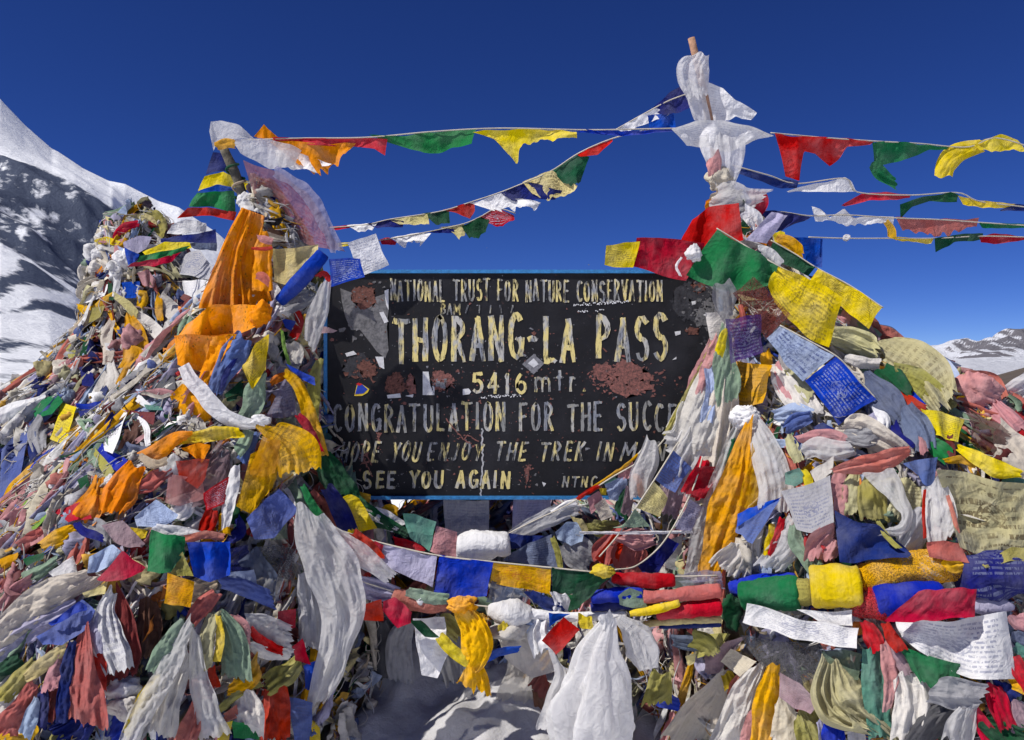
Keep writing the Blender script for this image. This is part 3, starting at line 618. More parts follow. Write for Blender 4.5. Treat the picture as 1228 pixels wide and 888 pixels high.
patch_on('sticker', [(425, 475), (428, 462), (433, 460), (443, 467), (441, 471), (434, 475)], M_YELS, 2, 'round blue and yellow sticker'); patch_on('sticker', [(426, 473), (429, 462), (434, 461), (441, 467), (436, 472)], M_BLUES, 4); patch_on('sticker', [(427, 461), (430, 459), (435, 461), (431, 463)], M_REDS, 5)
patch_on('sticker', [(809, 398), (816, 397), (816, 401), (810, 403)], M_WHITEP, 2); patch_on('sticker', [(806, 432), (811, 428), (811, 431)], M_WHITEP, 2); patch_on('sticker', [(829, 362), (834, 361), (834, 365), (830, 366)], M_WHITEP, 3); patch_on('sticker', [(843, 378), (847, 376), (847, 380)], M_WHITEP, 3)
patch_on('sticker', [(650, 578), (655, 580), (652, 584)], M_WHITEP, 2)
# the white drip that runs down from the middle, and small scribbles and a label strip
def scribble(pxs, wpx, mat, layer=3, name='scribble'):
    mb = MB()
    for k, pl in enumerate(pxs):
        pl = np.array(pl, float); t = np.gradient(pl, axis=0); t /= np.linalg.norm(t, axis=1)[:, None] + 1e-9; nr = np.stack([-t[:, 1], t[:, 0]], -1) * wpx * .5
        dy = -.0024 - .0001 * (k % 7); a, bb = pl + nr, pl - nr; nn = len(pl)
        mb.add(np.concatenate([SP(a[:, 0], a[:, 1], dy), SP(bb[:, 0], bb[:, 1], dy)]), [[i, i + 1, nn + i + 1, nn + i] for i in range(nn - 1)])
    return mb.build(name, mat, sign, smooth=False)
yy = np.linspace(514, 598, 30); scribble([list(zip(578 + lr.normal(0, .7, 30) + np.interp(yy, [514, 550, 598], [0, 1, -2]), yy))], 1.9, speck_mat('white_drip', (.5, .5, .52), (.22, .22, .23), 60), name='paint_drip')
rows = []
for (x0, x1, y, h) in ((688, 754, 366, 4), (693, 704, 374, 3), (714, 724, 373, 3), (577, 624, 477, 4)):
    x = x0
    while x < x1:
        rows.append([(x, y + lr.uniform(-h, h) * .5 - (x - x0) * .06), (x + lr.uniform(.6, 2.2), y + lr.uniform(-h, h) * .5 - (x - x0) * .06)]); x += lr.uniform(1.2, 2.6)
scribble(rows, 1.2, M_WHITEP)
rows = [[(545 + 14 * k + lr.uniform(-3, 3), 366), (545 + 14 * k + lr.uniform(-3, 3), 376)] for k in range(6)]
lettering('BAM', 529, 552, 365, 377, 2.2, LM[3]); scribble(rows, 2, LM[5])
rows = [[(535, 502), (545, 515), (556, 528), (566, 532)], [(556, 528), (561, 522), (574, 530)], [(433, 543), (441, 560), (447, 572)], [(437, 541), (446, 558)]]
scribble([np.stack([np.interp(np.linspace(0, 1, 12), np.linspace(0, 1, len(q)), [a[k] for a in q]) for k in (0, 1)], -1) + lr.normal(0, .4, (12, 2)) for q in rows], 1.4, M_PINKW)

for (cx, cy, rx, ry, n_, sz, mt, sd) in ((437, 380, 26, 40, 60, 1.6, M_PEEL, 1), (440, 360, 18, 14, 40, 2, M_RUST, 2), (436, 444, 22, 18, 60, 1.8, M_RUST, 3), (478, 462, 16, 14, 50, 1.8, M_RUST, 4), (528, 458, 16, 12, 50, 1.7, M_PINKW, 5),
        (752, 455, 44, 22, 170, 1.9, M_PINKW, 6), (722, 447, 18, 12, 50, 1.7, M_PINKW, 7), (838, 362, 34, 34, 110, 2, M_DUSK, 8), (842, 375, 22, 22, 60, 1.6, M_PEEL, 9), (640, 436, 14, 12, 26, 1.3, M_GREYP, 10),
        (600, 470, 190, 110, 260, .8, M_PINKW, 11), (600, 450, 200, 120, 240, .7, M_GREYP, 12), (640, 470, 220, 130, 160, .9, M_RUST, 17), (850, 370, 16, 40, 60, 1.8, M_PEEL, 18), (440, 548, 14, 22, 50, 1.1, M_PINKW, 13), (632, 568, 8, 16, 30, 1.2, M_PINKW, 14), (560, 508, 20, 26, 40, 1, M_PINKW, 15), (560, 575, 130, 14, 90, .8, M_PEEL, 16)):
    flecks(cx, cy, rx, ry, n_, sz, mt, 900 + sd)

# ------------------------------------------------------------------ cloth builders
TILE = {'A': (0, 100, .342), 'B': (0, 350, .342), 'D': (0, 588, .342), 'C': (380, 588, .3909), 'E': (808, 220, .342), 'F': (808, 430, .342), 'G': (808, 588, .342),
        'U': (230, 120, .2477), 'V': (380, 80, .3664), 'W': (780, 30, .3648), 'P': (0, 0, 1), 'X': (0, 230, .1914), 'Y': (0, 400, .1914), 'Z': (200, 240, .1914),
        'K': (200, 400, .1914), 'R': (1010, 380, .1938), 'Q': (640, 560, .2026), 'M': (600, 450, .2117)}
def pts_of(tile, s):
    x0, y0, k = TILE[tile]
    return np.array([[x0 + float(a) * k, y0 + float(b) * k] for a, b in (q.split(',') for q in s.split())])
def resample(p, n):
    p = np.asarray(p, float)
    if len(p) == 1: return np.repeat(p, n, 0)
    d = np.r_[0, np.cumsum(np.linalg.norm(np.diff(p, axis=0), axis=1))]; d /= d[-1] + 1e-9
    t = np.linspace(0, 1, n); return np.stack([np.interp(t, d, p[:, k]) for k in range(p.shape[1])], -1)
def smooth_path(p, n):
    """Catmull-Rom through the points"""
    p = np.asarray(p, float)
    if len(p) < 3: return resample(p, n)
    q = np.vstack([2 * p[0] - p[1], p, 2 * p[-1] - p[-2]]); out = []
    for i in range(1, len(q) - 2):
        t = np.linspace(0, 1, 12, endpoint=False)[:, None]
        out.append(.5 * (2 * q[i] + (q[i + 1] - q[i - 1]) * t + (2 * q[i - 1] - 5 * q[i] + 4 * q[i + 1] - q[i + 2]) * t ** 2 + (3 * q[i] - q[i - 1] - 3 * q[i + 1] + q[i + 2]) * t ** 3))
    return resample(np.vstack(out + [p[-1:]]), n)
ORDER = [0]
def plane_depth(px, py, spec):
    """the depth of a piece: a plane fitted to the heap surface behind it, or an explicit 'near,far' across its width"""
    if spec is not None:
        a = np.asarray(spec, float)
        if len(a) == 1: return np.full(px.shape, a[0])
        t = np.clip((px - a[2]) / (a[3] - a[2] + 1e-6), -.5, 1.5) if len(a) == 4 else (px - px.min()) / (np.ptp(px) + 1e-6)
        return a[0] + (a[1] - a[0]) * t
    q = depth(px, py); x = px.ravel(); y = py.ravel(); z = q.ravel()
    A_ = np.stack([np.ones_like(x), x - x.mean(), y - y.mean()], -1)
    G = A_.T @ A_ + np.diag([0, 1e2, 1e2]); co = np.linalg.solve(G, A_.T @ z)
    f = (A_ @ co).reshape(q.shape); md = np.median(z); lim = .12 + .9 * max(np.ptp(px), np.ptp(py)) / FPX * md
    f = np.clip(f, md - lim, md + lim)
    return f - .015
def cloth_verts(px, py, Y, disp):
    V = P(px, py, Y); C0 = np.array([0, 0, EYE]); dv = C0 - V; dv /= np.linalg.norm(dv, axis=-1)[..., None]
    return V + dv * disp[..., None]
def loft(top, bot, fold=1., spec=None, off=0., frayed=0., seed=0, wind=0., vert=False):
    r = np.random.default_rng(seed)
    w_ = max(np.linalg.norm(np.diff(top, axis=0), axis=1).sum(), np.linalg.norm(np.diff(bot, axis=0), axis=1).sum()); h_ = np.linalg.norm(top.mean(0) - bot.mean(0))
    nu = int(np.clip(w_ / 2.6, 7, 44)); nv = int(np.clip(h_ / 2.6, 7, 40))
    a = resample(top, nu); b = resample(bot, nu); v = np.linspace(0, 1, nv)[:, None, None]
    Gp = a[None] * (1 - v) + b[None] * v
    u = np.linspace(0, 1, nu)[None, :]; vv = np.linspace(0, 1, nv)[:, None]
    size = math.sqrt(max(w_ * h_, 30)); q = np.stack(np.broadcast_arrays(u * w_ / size, vv * h_ / size), -1)
    # uneven edges
    jx = wnoise(q * 3, 9, .8, 4.5, seed + 1) * size * .04; jy = wnoise(q * 3, 9, .8, 4.5, seed + 2) * size * .042
    Gp = Gp + np.stack([jx, jy], -1)
    if frayed: Gp[-1, :, :] += (b - a) / (h_ + 1e-6) * (np.convolve(np.pad(r.uniform(0, 1, nu) ** 2, 1, mode='edge'), [.25, .5, .25], 'valid') * frayed * size * .36)[:, None]; 
    sm = size / FPX * 3.9
    # a few long soft folds, finer creases, corners that lift
    th = r.uniform(-.5, .5) + (np.pi / 2 if r.random() < .3 else 0); c1 = q[..., 0] * math.cos(th) + q[..., 1] * math.sin(th); c2 = -q[..., 0] * math.sin(th) + q[..., 1] * math.cos(th)
    k = r.uniform(1.4, 2.8); warp = .35 * wnoise(q, 5, .8, 2, seed + 3)
    A_ = .080 * sm * fold ** .7
    disp = A_ * (1.1 * np.sin(6.283 * (k * (c1 + warp * .5)) * .55 + r.uniform(0, 6.3)) * (.5 + .5 * np.sin(c2 * 2.2 + r.uniform(0, 6))) + .55 * ridge(q * 2.3, 6, .8, 2.5, seed + 4) + .30 * ridge(q * 5.5, 6, .8, 2.5, seed + 5) + .12 * ridge(q * 12, 6, .8, 2, seed + 6))
    du = np.abs(2 * u - 1) ** 4; dvv = np.abs(2 * vv - 1) ** 4
    disp = disp + A_ * 1.1 * (du * (r.normal(0, .6) * (u - .5) + r.normal(0, .4)) + dvv * (r.normal(0, .6) * (vv - .5) + .35)) 
    if wind: disp = disp + wind * sm * np.sin(u * 6.283 * r.uniform(.8, 1.5) + vv * 1.2 + r.uniform(0, 6)) * (.35 + .65 * vv)
    px, py = Gp[..., 0], Gp[..., 1]
    if spec is None: off += .045 + r.uniform(0, .022)
    Y = plane_depth(px, py, spec) - off
    V = cloth_verts(px, py, Y, disp)
    uv = np.stack(np.broadcast_arrays(u, 1 - vv), -1)
    return V.reshape(-1, 3), grid_faces(nv, nu), uv
def strip(path, widths, fold=1., spec=None, off=0., frayed=.25, seed=0, pleats=None, **_):
    r = np.random.default_rng(seed); Lp = np.linalg.norm(np.diff(path, axis=0), axis=1).sum(); wmax = max(widths)
    nv = int(np.clip(Lp / 2.0, 9, 110)); c = smooth_path(path, nv); t0 = np.linspace(0, 1, len(widths)); hw = np.interp(np.linspace(0, 1, nv), t0, widths)
    kk = np.ones(5) / 5; hw = np.convolve(np.pad(hw, 2, mode='edge'), kk, 'valid')
    nu = int(np.clip(wmax / 1.5, 8, 60)); t = np.gradient(c, axis=0); t /= np.linalg.norm(t, axis=1)[:, None] + 1e-9; nrm = np.stack([-t[:, 1], t[:, 0]], -1)
    u = np.linspace(-.5, .5, nu)[None, :]; v = np.linspace(0, 1, nv)[:, None]
    k = (pleats or r.uniform(2.0, 4.2)) * r.uniform(.55, .85); q = np.stack(np.broadcast_arrays(u * 2, v * Lp / wmax), -1)
    edge = 1 + .17 * wnoise(np.stack(np.broadcast_arrays(np.sign(u) * 3 + 0 * v, v * Lp / wmax * 2.2), -1), 9, .7, 4, seed + 1)
    # rows of weave drift sideways, so the pleats wander, split and cross
    sway = .16 * wnoise(np.stack([v[:, 0] * Lp / wmax * 1.2, v[:, 0] * 0], -1), 6, .6, 2.5, seed + 9)[:, None] * np.minimum(1, v * 3)
    Gp = c[:, None] + nrm[:, None] * ((u * edge + sway * .5) * hw[:, None])[..., None]
    if frayed:
        cut = r.normal(0, .55)
        e = np.clip((v - .7) / .3, 0, 1) ** 1.5 * (r.normal(0, 1, (1, nu)) * .10 + .30 * np.abs(np.sin(u * r.uniform(4, 9) + r.uniform(0, 6))) + cut * u * 2 + .12 * np.sin(u * 31)) * frayed * 2.2
        e = e - np.clip((.25 - v) / .25, 0, 1) ** 1.5 * (r.normal(0, .5) * u * 2 + .2 * np.sin(u * 8 + r.uniform(0, 6))) * .6
        Gp = Gp + t[:, None] * (e * wmax * .6)[..., None]
    wm = hw[:, None] / FPX * 3.8
    uu = u + r.uniform(.05, .15) * np.sin(6.283 * u * r.uniform(.8, 1.4) + r.uniform(0, 6))
    ph = 3.1416 * k * (uu + .20 * wnoise(q * np.array([.8, .45]), 7, .7, 2.6, seed + 2)) + r.uniform(0, 6)
    pl = 1 - 2 * np.abs(np.sin(ph)) ** .8; amp = .6 + .6 * wnoise(q * np.array([1.3, .6]), 6, .7, 2, seed + 7)
    pl2 = 1 - 2 * np.abs(np.sin(ph * 2.3 + 1 + 2.2 * wnoise(q * .7, 5, .7, 2, seed + 8)))
    lean = r.normal(0, .12)
    disp = wm * fold * (.10 * (1 - (2 * u) ** 2) + lean * u + (.12 * pl * amp + .035 * pl2 * amp) * (2.6 / (k + 1)) + .105 * ridge(q * np.array([1.5, 1.3]), 7, .8, 2.8, seed + 3) + .055 * ridge(q * np.array([5, 3.5]), 7, .8, 3, seed + 4) + .05 * wnoise(q * .8, 5, .7, 2, seed + 5))
    cd = plane_depth(c[:, 0], c[:, 1], spec) if spec is not None else None
    if cd is None:
        cd = depth(c[:, 0], c[:, 1]); n = max(3, nv // 4) | 1; cd = np.convolve(np.pad(cd, n // 2, mode='edge'), np.ones(n) / n, 'valid') - .015; off += .042 + r.uniform(0, .02)
    Y = np.broadcast_to(cd[:, None], (nv, nu)) - off
    V = cloth_verts(Gp[..., 0], Gp[..., 1], Y, disp); uv = np.stack(np.broadcast_arrays(u + .5, 1 - v), -1)
    return V.reshape(-1, 3), grid_faces(nv, nu), uv
def roll(path, widths, fold=1., spec=None, off=0., seed=0, **_):
    r = np.random.default_rng(seed); Lp = np.linalg.norm(np.diff(path, axis=0), axis=1).sum(); nv = int(np.clip(Lp / 2.6, 8, 90)); c = smooth_path(path, nv)
    hw = np.interp(np.linspace(0, 1, nv), np.linspace(0, 1, len(widths)), widths)
    if spec is None:
        cd = depth(c[:, 0], c[:, 1]); n = max(3, nv // 2) | 1; cd = np.convolve(np.pad(cd, n // 2, mode='edge'), np.ones(n) / n, 'valid') - .05
    else: cd = plane_depth(c[:, 0], c[:, 1], spec)
    pth = P(c[:, 0], c[:, 1], cd - off); rad = hw / 2 / FPX * cd; s = np.linspace(0, 1, nv); rad = rad * np.clip(np.minimum(s, 1 - s) * 14 + .86, 0, 1)
    nn = 26; V, F = tube(pth, rad, nn, True); V = V.reshape(nv, nn, 3); th = np.arange(nn) / nn * 6.283
    q = np.stack([np.broadcast_to(np.cos(th), (nv, nn)) * 1.2, np.broadcast_to(np.sin(th), (nv, nn)) * 1.2, np.broadcast_to((s * Lp / max(widths))[:, None] * 1.6, (nv, nn))], -1)
    q2 = q + np.stack([0 * th, 0 * th, .8 * th], -1)[None]
    dsp = 1 + fold * (.13 * ridge(q2 * np.array([.5, .5, 1.4]), 7, .8, 3, seed + 1) + .09 * wnoise(q * 1.1, 6, .8, 2, seed + 2) + .045 * ridge(q2 * np.array([1.6, 1.6, 3.2]), 8, .8, 3, seed + 3))
    V = pth[:, None] + (V - pth[:, None]) * dsp[..., None]
    uv = np.stack(np.broadcast_arrays(s[:, None], (np.abs(th / 6.283 * 2 - 1))[None, :]), -1)
    return V.reshape(-1, 3), F, uv
def lump(c, rad, fold=1., spec=None, off=0., seed=0, **_):
    r = np.random.default_rng(seed); nv, nu = 34, 46; a = np.linspace(.02, np.pi - .02, nv)[:, None]; b = (np.arange(nu) / nu * 6.283)[None, :]
    d = np.stack(np.broadcast_arrays(np.sin(a) * np.cos(b), np.sin(a) * np.sin(b), np.cos(a)), -1)
    m = 1 + fold * (.20 * ridge(d * 1.6, 7, .8, 2.2, seed + 1) + .13 * ridge(d * 3.6, 8, .8, 2.6, seed + 2) + .05 * ridge(d * 9, 8, .8, 2.5, seed + 3))
    Y = float(depth(c[0], c[1])) - .05 if spec is None else spec[0]
    sc = np.array([rad[0], (rad[0] + rad[1]) * .42, rad[1]]) / FPX * Y
    V = P(c[0], c[1], Y - off) + d * m[..., None] * sc
    F = grid_faces(nv, nu, 0, True).tolist() + [list(range(nu)), [(nv - 1) * nu + k for k in range(nu)][::-1]]
    uv = np.stack(np.broadcast_arrays(b / 6.283, a / np.pi), -1)
    return V.reshape(-1, 3), F, uv
def bag(path, widths, fold=1., spec=None, off=0., seed=0, **_):
    """a blown-up plastic bag: a wide flattened tube with long creases"""
    r = np.random.default_rng(seed); nv = 90; c = smooth_path(path, nv); hw = np.interp(np.linspace(0, 1, nv), np.linspace(0, 1, len(widths)), widths)
    hw = np.convolve(np.pad(hw, 4, mode='edge'), np.ones(9) / 9, 'valid'); cd = plane_depth(c[:, 0], c[:, 1], spec) if spec is not None else depth(c[:, 0], c[:, 1])
    pth = P(c[:, 0], c[:, 1], cd - off); rad = hw / 2 / FPX * cd; nn = 84
    th = np.arange(nn) / nn * 6.283; s = np.linspace(0, 1, nv)
    t = np.gradient(pth, axis=0); t /= np.linalg.norm(t, axis=1)[:, None]; b = np.array([0, -1., 0]); a = np.cross(t, b); a /= np.linalg.norm(a, axis=1)[:, None]
    q = np.stack([np.broadcast_to(np.cos(th), (nv, nn)), np.broadcast_to(np.sin(th), (nv, nn)), np.broadcast_to(s[:, None] * 1.4, (nv, nn))], -1)
    m = 1 + fold * (.10 * wnoise(q * np.array([1.3, 1.3, 1.2]), 6, .8, 2, seed + 5) + .14 * ridge(q * np.array([2.4, 2.4, .8]), 7, .8, 2.2, seed + 1) + .10 * ridge(q * np.array([4, 4, 2.6]), 8, .8, 2.4, seed + 2) + .035 * ridge(q * 8, 8, .8, 2.4, seed + 3))
    V = pth[:, None] + (rad[:, None, None] * m[..., None]) * (np.cos(th)[None, :, None] * a[:, None] + .55 * np.sin(th)[None, :, None] * b[None, None])
    F = grid_faces(nv, nn, 0, True).tolist() + [list(range(nn))[::-1], [(nv - 1) * nn + k for k in range(nn)]]
    return V.reshape(-1, 3), F, np.stack(np.broadcast_arrays(th[None] / 6.283, s[:, None]), -1)

NAMES = {'F': 'prayer_flag', 'S': 'scarf', 'R': 'rolled_flag', 'L': 'cloth_knot', 'B': 'plastic_bag', 'T': 'pleated_cloth'}
CATS = {'F': 'prayer flag', 'S': 'scarf', 'R': 'rolled flag', 'L': 'cloth knot', 'B': 'plastic bag', 'T': 'cloth'}
CWORD = dict(offwhite='off-white', ivory='ivory', paleyellow='pale yellow', gold='golden yellow', saffron='saffron', paleolive='pale olive', leaf='leaf green', dkgreen='dark green', sage='grey-green',
             teal='teal', blue='royal blue', navy='navy', dusty='dusty blue', paleblue='pale blue', slate='slate blue', crimson='deep red', mauve='mauve', marigold='orange', dkgrey='dark grey')
SEEN = {}
def build_rows(text):
    parent = None; sdata = None; i0 = 0
    for ln in text.strip().splitlines():
        ln = ln.strip()
        if not ln or ln.startswith('#'): continue
        if ln.startswith('@end'): parent = None; sdata = None; continue
        if ln.startswith('@'):                       # a string: cord plus the flags sewn on it
            nm, lab, spec, tile, co = [q.strip() for q in ln[1:].split('|')]
            sp = [float(q) for q in spec.split(',')] if spec else None
            p = pts_of(tile, co); c = smooth_path(p, 60); Y = plane_depth(c[:, 0], c[:, 1], sp) if sp else depth(c[:, 0], c[:, 1]) - .05
            q = P(c[:, 0], c[:, 1], Y); parent = tag(empty('flag_string', q[0]), lab, 'prayer flags', nm); sdata = sp
            V, F = tube(q, .0035, 6); mesh_obj('cord', V, F, M_CORD, parent); continue
        head, where, co = [q.strip() for q in ln.split('|')]
        h = head.split(); tile, kind, colour = h[:3]; kw = {}; opt = ''; wd = None; spec = sdata; noun = None; name = None
        for q in h[3:]:
            k, v = q.split('=')
            if k == 'w': wd = [float(x) * TILE[tile][2] for x in v.split(',')]
            elif k == 'Y': spec = [float(x) for x in v.split(',')]
            elif k == 'm': opt = v
            elif k == 'n': name = v
            else: kw[k] = float(v)
        ORDER[0] += 1; kw.update(spec=spec, seed=ORDER[0] * 17)
        if kind == 'F':
            a, b = co.split('/'); V, F, uv = loft(pts_of(tile, a), pts_of(tile, b), **kw)
        elif kind in 'ST': V, F, uv = strip(pts_of(tile, co), wd, **kw)
        elif kind == 'R': V, F, uv = roll(pts_of(tile, co), wd, **kw)
        elif kind == 'B': V, F, uv = bag(pts_of(tile, co), wd, **kw)
        else:
            a = pts_of(tile, co.split()[0])[0]; rx, ry = [float(x) * TILE[tile][2] for x in co.split()[1].split(',')]; V, F, uv = lump(a, (rx, ry), **kw)
        if kind == 'F' and not opt and parent is None and (ORDER[0] * 7) % 11 < 7 and colour in ('white', 'offwhite', 'paleblue', 'paleyellow', 'yellow', 'gold', 'pink', 'lavender', 'sage', 'teal', 'dusty', 'mauve', 'olive', 'salmon', 'leaf', 'grey', 'slate', 'cream'): opt = 'q'
        if kind == 'T' and colour == 'white' and not opt: opt = 's'
        mat = cloth(colour, opt); cw = CWORD.get(colour, colour)
        if parent is not None:
            o = mesh_obj('flag' if kind in 'FSR' else 'scrap', V, F, mat, parent, uv=uv); o['label'] = f"{cw} {'flag' if kind in 'FSR' else 'scrap'}"
        else:
            o = mesh_obj(name or NAMES[kind], V, F, mat, None, uv=uv)
            lab = f"{cw} {where}"; nw = len(lab.split())
            if lab in SEEN or not 4 <= nw <= 16: print('LABEL?', nw, lab)
            SEEN[lab] = 1
            g = {'F': 'prayer flags', 'S': 'scarves', 'R': 'rolled flags', 'L': 'cloth knots', 'B': 'plastic bags', 'T': 'pleated cloths'}[kind]
            side = 'on the left heap' if V[:, 0].mean() < -.75 else ('on the right heap' if V[:, 0].mean() > .62 else 'around the sign')
            tag(o, lab, (name or CATS[kind]).replace('_', ' '), g + ' ' + side)

